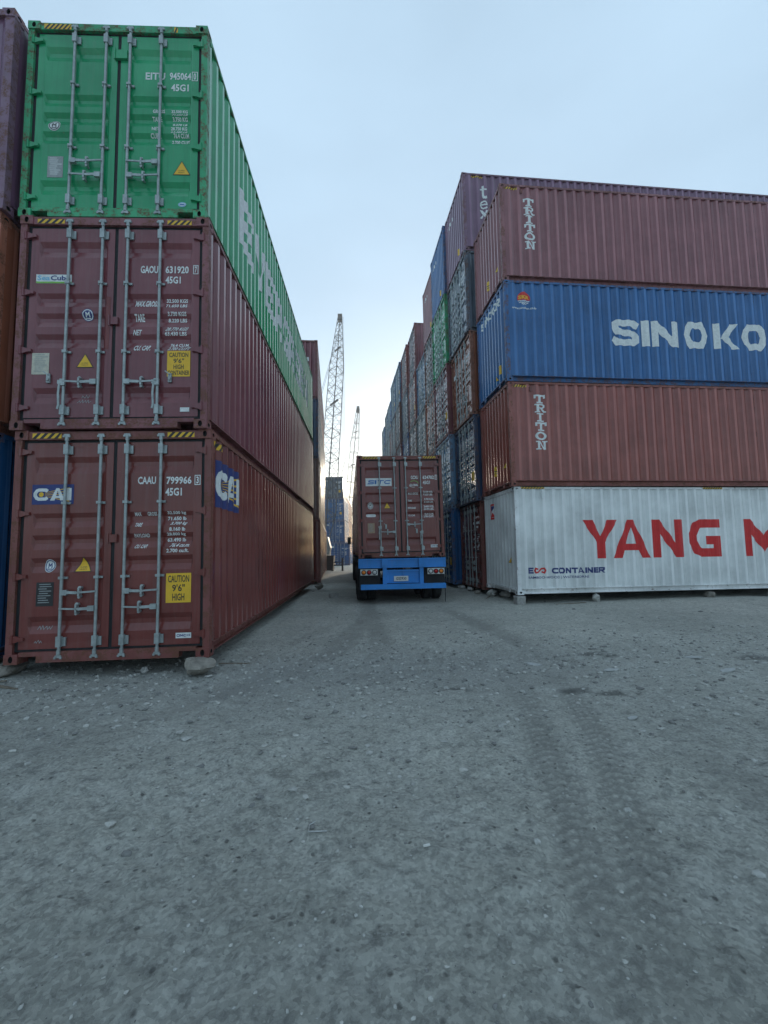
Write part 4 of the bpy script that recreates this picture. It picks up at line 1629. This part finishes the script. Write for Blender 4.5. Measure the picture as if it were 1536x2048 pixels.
part('rear_bolster', bolster, TBLUE)
for x in (-.50, .53):
    def lug(b, x=x):
        b.box(x - .085, x + .085, -.10, -.0505, 1.06, 1.245)
        b.box(x - .075, x + .075, -.085, -.0505, 1.00, 1.06)
    part('twist_lock', lug, TBLUE)
    part('rear_post', lambda b, x=x: b.prism([(x - .055, .50), (x + .055, .50), (x + .055, .984), (x - .055, .984)], 'y', -.03, .07), TBLUE)


def crossm(b):
    b.box(-.444, .474, .035, .06, .56, .93)
    b.box(-.444, .474, -.005, .0345, .88, .93)
    b.box(-.444, .474, -.005, .0345, .56, .60)
    b.box(.05, .47, .012, .0345, .755, .77)
    b.box(.02, .035, .012, .0345, .60, .88)
part('rear_panel', crossm, TBLUE)
plate = part('licence_plate', lambda b: b.box(-.245, .155, -.008, .004, .615, .755), WPLATE)
pp = font_polys('GSS930', -.19, .648, .10, .725, 0, .02)
lay('plate_lettering', [(T_BLACK, pp, 0)], lambda x, z, l: (x, -.0105, z), [], [], plate)
part('bumper', lambda b: b.prism([(-.12, .405), (-.12, .545), (-.02, .545), (-.02, .50), (-.09, .50), (-.09, .45), (-.02, .45), (-.02, .405)], 'x', -1.17, 1.19), TBLUE)
for x in (-.5, .53):
    part('bumper_arm', lambda b, x=x: b.box(x - .05, x + .05, -.0195, .6, .455, .495), TBLUE)
for sx in (-1, 1):
    part('mud_flap', lambda b, sx=sx: b.prism([(sx * .62, .40), (sx * 1.20, .40), (sx * 1.20, .975), (sx * .62, .975)], 'y', .10, .12), RUBBER)
    lp = part('lamp_panel', lambda b, sx=sx: b.box(min(sx * .70, sx * 1.175), max(sx * .70, sx * 1.175), -.03, .0, .790, .955), WPLATE)
    for k, (lx, col) in enumerate(((1.085, (0.75, .20, .01)), (.935, (.42, .008, .012)), (.785, (.55, .56, .55)))):
        lm = plain('lens_' + ['amber', 'red', 'clear'][k], col, .25, 0, .1)
        o = part('tail_lamp', lambda b: (b.lathe([(-.03, .068), (-.052, .068), (-.052, .052), (-.045, .050)], (0, 0, 0), 'y', 18, 1), b.lathe([(-.045, .050), (-.056, .035), (-.060, .0001)], (0, 0, 0), 'y', 18, 0)), [lm, RUBBER], lp)
        o.location = (sx * lx, 0, .872)
part('chassis', lambda b: (b.box(-.56, -.42, .21, 12.2, 1.0, 1.235), b.box(.42, .56, .21, 12.2, 1.0, 1.235), [b.box(-1.2, 1.2, y, y + .12, 1.06, 1.22) for y in (2.6, 5.2, 7.8, 10.4, 12.05)]), CHASSIS)


def tyre(b):
    w, r = .135, .50
    b.lathe([(-w, .29), (-w, .44), (-w * .85, r - .012), (-w * .6, r), (-w * .52, r - .014), (-w * .44, r), (-w * .08, r), (0, r - .014), (w * .08, r), (w * .44, r), (w * .52, r - .014), (w * .6, r), (w * .85, r - .012), (w, .44), (w, .29)], (0, 0, 0), 'x', 32)


def rim(b):
    b.lathe([(-.11, .29), (-.11, .26), (-.02, .22), (-.02, .10), (-.08, .09), (-.08, .001)], (0, 0, 0), 'x', 24)
    b.lathe([(.11, .29), (.11, .26), (.02, .22)], (0, 0, 0), 'x', 24)


def wheels(y, duals=True, parent=truck):
    for sx in (-1, 1):
        for x in ((.83, 1.125) if duals else (1.05,)):
            o = part('wheel', tyre, TYRE, parent, (sx * x, y, .495))
            rr_ = part('rim', rim, RIM, o)
            rr_.scale = (sx, 1, 1)
    part('axle', lambda b: b.tube((-.75, y, .5), (.75, y, .5), .07), CHASSIS, parent)


for y in (1.15, 2.45):
    wheels(y)
for y in (10.1, 11.4):
    wheels(y)
wheels(14.6, False)
for sx in (-1, 1):
    part('landing_leg', lambda b, sx=sx: (b.box(sx * .75 - .06, sx * .75 + .06, 8.6, 8.72, .35, 1.06), b.box(sx * .75 - .12, sx * .75 + .12, 8.54, 8.78, .30, .35)), CHASSIS)
    part('mudguard', lambda b, sx=sx: b.prism([(9.4, .95), (9.6, 1.10), (11.9, 1.10), (12.1, .95), (12.1, .99), (11.9, 1.045 + .09), (9.6, 1.135), (9.4, .99)], 'x', sx * .70, sx * 1.24), CHASSIS)
CAB = paint('cab_paint', (.03, .10, .30), rust=.15, rough=.35)
GLASS = plain('dark_window_glass', (.02, .025, .03), .08, 0, .1)
part('tractor_frame', lambda b: (b.box(-.45, -.32, 9.3, 15.4, .75, .99), b.box(.32, .45, 9.3, 15.4, .75, .99)), CHASSIS)
cabp = part('cab', lambda b: b.prism([(13.5, .75), (15.75, .75), (15.75, 1.7), (15.5, 2.9), (15.2, 3.1), (13.5, 3.1)], 'x', -1.22, 1.22), CAB)
part('window', lambda b: b.prism([(14.5, 1.75), (15.55, 1.75), (15.4, 2.6), (14.5, 2.6)], 'x', -1.228, -1.222), GLASS, cabp)
part('window', lambda b: b.prism([(14.5, 1.75), (15.55, 1.75), (15.4, 2.6), (14.5, 2.6)], 'x', 1.222, 1.228), GLASS, cabp)
part('windscreen', lambda b: b.box(-1.1, 1.1, 15.68, 15.72, 1.8, 2.5), GLASS, cabp)
for sx in (-1, 1):
    part('mirror', lambda b, sx=sx: (b.box(sx * 1.42 - .1, sx * 1.42 + .1, 15.1, 15.16, 1.9, 2.35), b.bar((sx * 1.2, 15.2, 2.3), (sx * 1.42, 15.13, 2.3), .03), b.bar((sx * 1.2, 15.2, 1.95), (sx * 1.42, 15.13, 1.95), .03)), CHASSIS, cabp)
# grounding strap hanging at the right of the bumper
part('hanging_strap', lambda b: (b.bar((1.165, -.10, .404), (1.168, -.10, .20), .022, .008), b.bar((1.168, -.10, .20), (1.164, -.102, .03), .020, .008)), RUBBER)


# ------------------------------------------------------------------ cranes
CRANE_STEEL = plain('crane_boom_paint', (0.10, 0.095, 0.085), .6, .1, .4, 3)
CRANE_BODY = plain('crane_house_paint', (0.20, 0.21, 0.20), .55, 0, .3, 3)
CABLE = plain('wire_rope', (0.10, 0.10, 0.10), .6, .3)


def lattice_boom(root, foot, tip, width, n, taper=.30, chord=.045, lace=.022):
    foot, tip = Vector(foot), Vector(tip)
    d = tip - foot
    Ln = d.length
    d.normalize()
    side = Vector((0.75, -0.66, 0)).normalized()
    side = (side - d * side.dot(d)).normalized()
    up = d.cross(side).normalized()

    def half(t):
        return width / 2 * min(1.0, .30 + t / .10 * .7, .34 + (1 - t) / taper * .66)
    ts = [i / n for i in range(n + 1)]

    def corner(t, i):
        h = half(t)
        sx, sy = ((-1, -1), (1, -1), (1, 1), (-1, 1))[i]
        return foot + d * (Ln * t) + side * (h * sx) + up * (h * sy)
    for i in range(4):
        b = MB()
        for a, c in zip(ts, ts[1:]):
            b.tube(corner(a, i), corner(c, i), chord, seg=6, caps=False)
        link('boom_chord', b.mesh('boom_chord'), CRANE_STEEL, root)
    for i in range(4):
        b = MB()
        j = (i + 1) % 4
        for k, (a, c) in enumerate(zip(ts, ts[1:])):
            if k % 2:
                b.tube(corner(a, i), corner(c, j), lace, seg=5, caps=False)
            else:
                b.tube(corner(a, j), corner(c, i), lace, seg=5, caps=False)
            if k % 5 == 0:
                b.tube(corner(a, i), corner(a, j), chord * .8, seg=5, caps=False)
        link('boom_lacing', b.mesh('boom_lacing'), CRANE_STEEL, root)
    b = MB()
    hw = half(1) * 1.25
    b.bar(tip - d * .9, tip + d * .45, hw * 2, hw * 1.9)
    b.lathe([(-hw * 1.1, .01), (-hw * 1.1, .42), (hw * 1.1, .42), (hw * 1.1, .01)], tip + d * .15, 'x', 14)
    link('boom_head', b.mesh('boom_head'), CRANE_STEEL, root)
    b = MB()
    for t in (.80, .52):
        b.bar(corner(t, 0) + (corner(t, 3) - corner(t, 0)) * .5 - d * .05, corner(t, 1) + (corner(t, 2) - corner(t, 1)) * .5 + d * .05, .10, .22)
    link('boom_walkway', b.mesh('boom_walkway'), CRANE_STEEL, root)
    return d, side, up


def crane(matrix_loc, foot, tip, width, n, label, drop, crawler=True, pedestal=0.0, chord=.045, lace=.022):
    root = thing('lattice_crane', label, 'crane', 'cranes behind the stacks', Matrix.Translation(matrix_loc))
    o = Vector(matrix_loc)
    f, t = Vector(foot) - o, Vector(tip) - o
    lattice_boom(root, f, t, width, n, chord=chord, lace=lace)
    b = MB()
    for k in range(4):
        x = t.x + .28 + (k - 1.5) * .14
        b.tube((x, t.y + .1 * (k % 2), t.z + .1), (x + .02 * (k - 1.5), t.y, drop), .014, seg=5, caps=False)
    link('hoist_rope', b.mesh('hoist_rope'), CABLE, root)
    b = MB()
    b.box(t.x + .05, t.x + .55, t.y - .15, t.y + .15, drop - .9, drop)
    b.tube((t.x + .3, t.y, drop - 1.3), (t.x + .3, t.y, drop - .9), .06)
    link('hook_block', b.mesh('hook_block'), CRANE_STEEL, root)
    hx = f.x - 2.6
    mast = Vector((hx - .6, f.y + .4, f.z + 4.6))
    b = MB()
    b.tube(mast, f + (t - f) * .93, .022, seg=5, caps=False)
    b.tube(mast + Vector((0, .8, 0)), f + (t - f) * .93 + Vector((0, .5, 0)), .022, seg=5, caps=False)
    link('pendant_line', b.mesh('pendant_line'), CABLE, root)
    b = MB()
    for yy in (0, .8):
        b.bar(mast + Vector((0, yy, 0)), (f.x - .6, f.y + yy, f.z + .2), .12)
        b.bar(mast + Vector((0, yy, 0)), (hx - 2.2, f.y + yy, f.z + .2), .09)
    link('gantry', b.mesh('gantry'), CRANE_STEEL, root)
    zf = f.z - .8
    b = MB()
    b.prism([(hx - 2.6, zf), (f.x + .35, zf), (f.x + .35, zf + .9), (f.x - .9, zf + 1.7), (hx - 2.6, zf + 1.7)], 'y', f.y - .35, f.y + 2.2)
    link('machine_house', b.mesh('machine_house'), CRANE_BODY, root)
    b = MB()
    b.box(hx - 3.3, hx - 2.62, f.y - .5, f.y + 2.3, zf + .1, zf + 1.5)
    link('counterweight', b.mesh('counterweight'), CRANE_STEEL, root)
    b = MB()
    b.prism([(f.x - .9, zf), (f.x + .55, zf), (f.x + .75, zf + .7), (f.x + .5, zf + 1.7), (f.x - .9, zf + 1.7)], 'y', f.y - 1.4, f.y - .36)
    cb = link('cab', b.mesh('cab'), CRANE_BODY, root)
    b = MB()
    b.box(f.x - .7, f.x + .40, f.y - 1.412, f.y - 1.402, zf + .75, zf + 1.5)
    link('window', b.mesh('window'), GLASS, cb)
    if crawler:
        b = MB()
        b.tube((hx + 1.0, f.y + .9, zf - .35), (hx + 1.0, f.y + .9, zf), .9, seg=20)
        link('slew_ring', b.mesh('slew_ring'), CRANE_STEEL, root)
        for yy in (-1.0, 2.3):
            b = MB()
            pts = [(hx - 1.6, .35), (hx - 1.2, .0), (hx + 3.0, .0), (hx + 3.4, .35), (hx + 3.0, .75), (hx - 1.2, .75)]
            b.prism(pts, 'y', f.y + yy - .4, f.y + yy + .4)
            tr = link('crawler_track', b.mesh('crawler_track'), TYRE, root)
            b = MB()
            for k in range(16):
                xx = hx - 1.15 + k * .27
                b.box(xx, xx + .2, f.y + yy - .42, f.y + yy + .42, .752, .80)
            link('track_shoes', b.mesh('track_shoes'), CRANE_STEEL, tr)
    else:
        b = MB()
        for xx in (hx - 1.6, f.x):
            for yy in (f.y - .2, f.y + 2.0):
                b.bar((xx, yy, 0), (xx, yy, zf - .2), .26)
        for xx in (hx - 1.6, f.x):
            b.bar((xx, f.y - .2, .4), (xx, f.y + 2.0, zf - .4), .12)
        b.bar((hx - 1.6, f.y - .2, .4), (f.x, f.y - .2, zf - .4), .12)
        b.bar((f.x, f.y - .2, .4), (hx - 1.6, f.y - .2, zf - .4), .12)
        b.box(hx - 2.2, f.x + .6, f.y - .6, f.y + 2.4, zf - .2, zf - .02)
        link('portal_frame', b.mesh('portal_frame'), CRANE_STEEL, root)
    return root


crane((-7.6, 40.5, -.12), (-5.62, 40.2, 1.9), (-5.90, 60.0, 35.5), 1.30, 52, 'tall lattice boom crane rising behind the second left stack', 10.5, chord=.044, lace=.019)
crane((-9.2, 92, -.12), (-8.0, 92, 6.6), (-5.28, 92.0, 32.6), 1.25, 40, 'smaller far lattice boom crane on a tall frame beside the truck', 9.0, crawler=False, chord=.05, lace=.024)

# ------------------------------------------------------------------ odds and ends at the lane's end
BIN = plain('dark_bin_steel', (.022, .024, .028), .7, 0, .4)
bn = thing('waste_bin', 'dark steel waste bin with open top beside the second left stack', 'bin', None, Matrix.Translation((-4.45, 33.9, -.06)))
part('bin_body', lambda b: (b.prism([(-.42, .08), (.42, .08), (.52, 1.22), (-.52, 1.22)], 'y', -.5, -.45), b.prism([(-.42, .08), (.42, .08), (.52, 1.22), (-.52, 1.22)], 'y', .45, .5),
                            b.box(-.42, .42, -.45, .45, .08, .12), b.prism([(-.42, .08), (-.38, .08), (-.48, 1.22), (-.52, 1.22)], 'y', -.449, .449), b.prism([(.42, .08), (.38, .08), (.48, 1.22), (.52, 1.22)], 'y', -.449, .449)), BIN, bn)
part('bin_lid', lambda b: b.prism([(-.56, 1.225), (-.05, 1.225), (-.02, 1.30), (-.56, 1.34)], 'y', -.54, .54), plain('pale_lid', (.45, .46, .46), .6), bn)
for sx in (-1, 1):
    for yy in (-.4, .4):
        part('caster', lambda b, sx=sx, yy=yy: b.tube((sx * .36 - .03, yy, .04), (sx * .36 + .03, yy, .04), .045, seg=10), TYRE, bn)
br_ = thing('steel_barrier', 'dark steel barrier with rails standing right of the waste bin', 'barrier', None, Matrix.Translation((-3.72, 33.9, -.06)))
for x, h in ((-.40, .74), (.40, 1.02)):
    part('post', lambda b: (b.box(x - .07, x + .07, -.05, .05, .03, h), b.box(x - .16, x + .16, -.14, .14, 0, .03)), BIN, br_)
for z in (.42, .66):
    part('rail', lambda b: b.box(-.62, .329, -.075, -.051, z, z + .07), BIN, br_)

# ------------------------------------------------------------------ stones and blocks that carry the stacks
ROCK = plain('grey_rock', (.27, .245, .21), .92, 0, .45, 7, .7)
ROCK2 = plain('pale_rock', (.46, .45, .42), .92, 0, .35, 7, .6)
CONC = plain('old_concrete', (.36, .35, .33), .95, 0, .35, 12, .6)


def rock_mesh(seed, sx, sy, sz, sub=3, facet=.8):
    bm = bmesh.new()
    bmesh.ops.create_icosphere(bm, subdivisions=sub, radius=1.0)
    r = random.Random(seed)
    planes = [(Vector((r.gauss(0, 1), r.gauss(0, 1), r.gauss(0, 1))).normalized(), r.uniform(.55, .9)) for _ in range(11)]
    for v in bm.verts:
        p = v.co.copy()
        for n_, d_ in planes:
            k = p.dot(n_)
            if k > d_:
                p -= n_ * (k - d_) * facet
        j = 1 + .05 * (math.sin(p.x * 9 + seed) * math.sin(p.y * 8 + seed * 2) + math.sin(p.z * 11 + seed * 3) * .6)
        j += float(vnoise(np.array([p.x * 3.1 + seed]), np.array([p.y * 3.1 + p.z * 2.3]), seed)[0] - .5) * .22 + float(vnoise(np.array([p.x * 8 + seed]), np.array([p.y * 8 + p.z * 6]), seed)[0] - .5) * .08
        v.co = Vector((p.x * sx * j, p.y * sy * j, p.z * sz * j))
    zmin = min(v.co.z for v in bm.verts)
    for v in bm.verts:
        v.co.z -= zmin
    me = bpy.data.meshes.new('rock')
    bm.to_mesh(me)
    bm.free()
    return me


ROCKS = [   # x, y, sx, sy, sz, material, label
    (-2.29, 5.43, .205, .17, .125, ROCK, 'grey angular rock propping the right corner of the near left stack'),
    (-4.72, 5.48, .27, .17, .11, ROCK, 'flat grey rock under the left corner of the near left stack'),
    (-3.07, 5.62, .058, .05, .05, ROCK2, 'small pale stone on the ground below the CAAU container'),
    (5.70, 11.84, .14, .11, .12, ROCK2, 'pale rounded rock under the middle of the white container'),
    (9.1, 12.25, .17, .12, .11, ROCK, 'flat rock under the right part of the white container'),
    (3.34, 13.66, .17, .15, .13, ROCK2, 'pale rounded rock at the rear corner of the white container'),
    (3.70, 13.50, .24, .16, .12, ROCK2, 'large pale rock below the ribbed end of the white container'),
    (3.02, 14.30, .12, .10, .08, ROCK, 'small rock at the near corner of the second right-hand stack'),
    (3.02, 15.45, .22, .15, .09, ROCK2, 'pale rock under the doors of the second right-hand stack'),
    (2.86, 16.35, .20, .14, .09, ROCK2, 'pale rock between the second and third right-hand stacks'),
    (-2.62, 17.25, .2, .15, .12, ROCK, 'rock under the far corner of the near left stack'),
    (-3.05, 20.1, .16, .14, .07, ROCK, 'rock under the near corner of the second left stack'),
]
for i, (x, y, sx, sy, sz, m, lab) in enumerate(ROCKS):
    o = link('rock', rock_mesh(40 + i, sx, sy, sz), m)
    o.location = (x, y, -.035 + ground_height(x, y))
    o.rotation_euler = (0, 0, i * 1.3)
    tag(o, lab, 'rock', 'rocks around the stacks')
b = bmesh.new()
bmesh.ops.create_cube(b, size=1.0)
bmesh.ops.subdivide_edges(b, edges=b.edges, cuts=5, use_grid_fill=True)
r = random.Random(5)
for v in b.verts:
    q = Vector(v.co)
    edge = sum(1 for k in q if abs(k) > .49)
    if edge >= 2:
        q *= 1 - r.uniform(.0, .10)
    v.co = Vector((q.x * .25 + r.gauss(0, .004), q.y * .24 + r.gauss(0, .004), (q.z + .5) * .235))
me = bpy.data.meshes.new('concrete_block')
b.to_mesh(me)
b.free()
o = link('concrete_block', me, CONC)
o.location = (3.56, 11.62, -.035)
o.rotation_euler = (0, 0, .2)
tag(o, 'chipped concrete block under the near corner of the white container', 'block', 'concrete blocks in the yard')
for (x, y, s_, rz, lab) in ((-1.63, 13.72, (1.1, .75, .75), .5, 'loose concrete block lying in the lane left of the truck'), (11.0, 12.3, (1.2, 1, .9), .1, 'concrete block under the far right part of the white container')):
    q = link('concrete_block', me, CONC)
    q.location = (x, y, -.02)
    q.scale = s_
    q.rotation_euler = (0, 0, rz)
    tag(q, lab, 'block', 'concrete blocks in the yard')

# ------------------------------------------------------------------ gravel and litter
def scatter(name, n, sampler, size, flat, mats, seed, label):
    r = np.random.default_rng(seed)
    bm = bmesh.new()
    bmesh.ops.create_icosphere(bm, subdivisions=1, radius=1.0)
    base = np.array([v.co[:] for v in bm.verts])
    tri = np.array([[v.index for v in f.verts] for f in bm.faces])
    bm.free()
    # drop the buried cap: keep full stones, they are tiny
    px, py = sampler(r, n)
    sz = size(r, n, px, py)
    ang = r.uniform(0, 6.283, n)
    V = np.repeat(base[None], n, 0)
    V = V * (1 + r.uniform(-.28, .28, (n, len(base), 1)))
    V[:, :, 0] *= r.uniform(.8, 1.5, (n, 1))
    V[:, :, 2] *= flat(r, n)[:, None]
    c, s_ = np.cos(ang)[:, None], np.sin(ang)[:, None]
    X = V[:, :, 0] * c - V[:, :, 1] * s_
    Y = V[:, :, 0] * s_ + V[:, :, 1] * c
    V[:, :, 0], V[:, :, 1] = X, Y
    V *= sz[:, None, None]
    V[:, :, 0] += px[:, None]
    V[:, :, 1] += py[:, None]
    V[:, :, 2] += (GZ(px, py) + sz * .12)[:, None]
    F = (tri[None] + (np.arange(n) * len(base))[:, None, None]).reshape(-1, 3)
    me = bpy.data.meshes.new(name)
    me.from_pydata(V.reshape(-1, 3).tolist(), [], F.tolist())
    me.polygons.foreach_set('material_index', np.repeat(r.integers(0, len(mats), n), len(tri)).astype(np.int32))
    o = link(name, me, mats)
    o['kind'] = 'stuff'
    o['label'] = label
    o['category'] = 'gravel'
    return o


_gv = np.array([v.co[:] for v in g.data.vertices], dtype=np.float32) if False else None
_co = np.empty(len(g.data.vertices) * 3, np.float32)
g.data.vertices.foreach_get('co', _co)
_co = _co.reshape(-1, 3)
_gx = np.unique(_co[:, 0])
_gy = np.unique(_co[:, 1])
_gz = _co[:, 2].reshape(len(_gy), len(_gx))


def GZ(x, y):
    i = np.clip(np.searchsorted(_gx, x) - 1, 0, len(_gx) - 2)
    j = np.clip(np.searchsorted(_gy, y) - 1, 0, len(_gy) - 2)
    fx = (x - _gx[i]) / (_gx[i + 1] - _gx[i])
    fy = (y - _gy[j]) / (_gy[j + 1] - _gy[j])
    return (_gz[j, i] * (1 - fx) + _gz[j, i + 1] * fx) * (1 - fy) + (_gz[j + 1, i] * (1 - fx) + _gz[j + 1, i + 1] * fx) * fy


ST = [plain('stone_grey', (.40, .40, .375), .95, 0, .3, 30), plain('stone_light', (.46, .455, .42), .95, 0, .3, 30), plain('stone_dark', (.20, .20, .19), .95, 0, .3, 30)]


def near_sampler(r, n):
    y = .8 + 7.5 * r.random(n) ** 1.7
    x = .3 + (r.random(n) - .5) * 2 * (1.6 + y * .95)
    return x, y


def belt_sampler(r, n):
    x = r.uniform(-4.8, 6.5, n)
    y = 5.5 + .1 * x + r.normal(0, 1.1, n)
    return x, y


def wide_sampler(r, n):
    return r.uniform(-5, 11, n), r.uniform(3, 19, n)


scatter('gravel', 6000, near_sampler, lambda r, n, x, y: .0025 + .0085 * r.random(n) ** 4, lambda r, n: r.uniform(.4, .9, n), [ST[0], ST[0], ST[0], ST[0], ST[1], ST[2], ST[2]], 1, 'fine loose grit on the foreground ground')
scatter('gravel', 5200, belt_sampler, lambda r, n, x, y: .007 + .022 * r.random(n) ** 3, lambda r, n: r.uniform(.35, .8, n), [ST[0], ST[0], ST[0], ST[1], ST[2], ST[2]], 2, 'crushed stone strewn in front of the stacks')
scatter('gravel', 900, wide_sampler, lambda r, n, x, y: .012 + .035 * r.random(n) ** 4, lambda r, n: r.uniform(.15, .6, n), [ST[0], ST[1], ST[2]], 3, 'loose flat stones scattered over the yard')

WOOD = plain('weathered_wood', (.20, .165, .125), .9, 0, .4, 25)
SHARD = plain('pale_flake', (.40, .41, .40), .8, 0, .2, 20)


def litter(name, pts, th, mat, x, y, rz, lab, cat, lift=.006):
    b = MB()
    b.prism(pts, 'z', 0, th)
    o = link(name, b.mesh(name), mat)
    o.location = (x, y, float(GZ(np.array([x]), np.array([y]))[0]) + lift)
    o.rotation_euler = (RND.uniform(-.12, .12), RND.uniform(-.12, .12), rz)
    tag(o, lab, cat, 'litter on the ground')
    return o


leafp = [(-.10, -.02), (-.03, -.045), (.07, -.035), (.11, .0), (.05, .04), (-.05, .035)]
litter('slate_flake', [(p[0] * 1.1, p[1] * 1.2) for p in leafp], .012, SHARD, 3.95, 5.15, .3, 'pale flat flake, largest of the flakes on the right ground', 'flake')
litter('slate_flake', leafp, .010, SHARD, 3.98, 5.75, -.6, 'pale flat flake lying behind the largest one on the right', 'flake')
litter('slate_flake', leafp, .010, SHARD, 2.65, 5.25, .1, 'pale flat flake in the middle of the right ground', 'flake')
litter('slate_flake', leafp, .010, SHARD, 1.85, 5.55, 2.4, 'pale flat flake nearest the truck side on the right ground', 'flake')
litter('slate_flake', [(p[0] * .6, p[1] * .7) for p in leafp], .008, SHARD, 2.1, 3.85, .5, 'small pale flake in front of the dark stains', 'flake')
litter('cigarette_butt', [(-.017, -.0045), (.017, -.0045), (.017, .0045), (-.017, .0045)], .008, plain('paper_white', (.7, .7, .66), .8), .18, 2.25, .1, 'small white cigarette butt in the foreground', 'litter')
wire = MB()
for p, q in (((0, 0, .01), (.005, -.06, .012)), ((.005, -.06, .012), (.10, -.05, .008)), ((0, 0, .01), (.03, .012, .02))):
    wire.tube(p, q, .0035, seg=6)
o = link('bent_wire', wire.mesh('bent_wire'), plain('bare_wire', (.45, .46, .45), .4, .6))
o.location = (-.43, 2.45, float(GZ(np.array([-.43]), np.array([2.45]))[0]) + .004)
tag(o, 'short bent piece of bare wire in the foreground', 'wire', 'litter on the ground')
for (x, y, ln, rz, lab) in ((-1.95, 5.9, .55, .22, 'thin weathered stick lying right of the propping rock'), (-4.6, 5.15, .34, .05, 'pale wooden slat on the ground under the left corner'), (-4.25, 4.95, .30, -.15, 'dark wooden stick in front of the leftmost rock'),
                            (4.9, 11.55, .85, .12, 'broken board lying under the edge of the white container'), (3.1, 13.25, .5, 1.0, 'thin stick by the pale rounded rock at the second stack')):
    litter('wood_scrap', [(-ln / 2, -.014), (ln * .1, -.02), (ln / 2, -.008), (ln / 2, .006), (0, .016), (-ln / 2, .012)], .014, WOOD, x, y, rz, lab, 'wood')

# ------------------------------------------------------------------ haze: thin bright air over the whole yard
HAZE = 0.0014
if HAZE:
    b = MB()
    b.box(-420, 420, -420, 420, -1.6, 37)
    hm = bpy.data.materials.new('haze')
    hm.use_nodes = True
    hn = hm.node_tree
    hn.nodes.remove(hn.nodes['Principled BSDF'])
    pv = hn.nodes.new('ShaderNodeVolumePrincipled')
    pv.inputs['Color'].default_value = (.93, .96, 1.0, 1)
    pv.inputs['Density'].default_value = HAZE
    pv.inputs['Anisotropy'].default_value = .45
    hn.links.new(pv.outputs[0], hn.nodes['Material Output'].inputs['Volume'])
    hz = link('haze', b.mesh('haze'), hm)
    hz['kind'] = 'stuff'
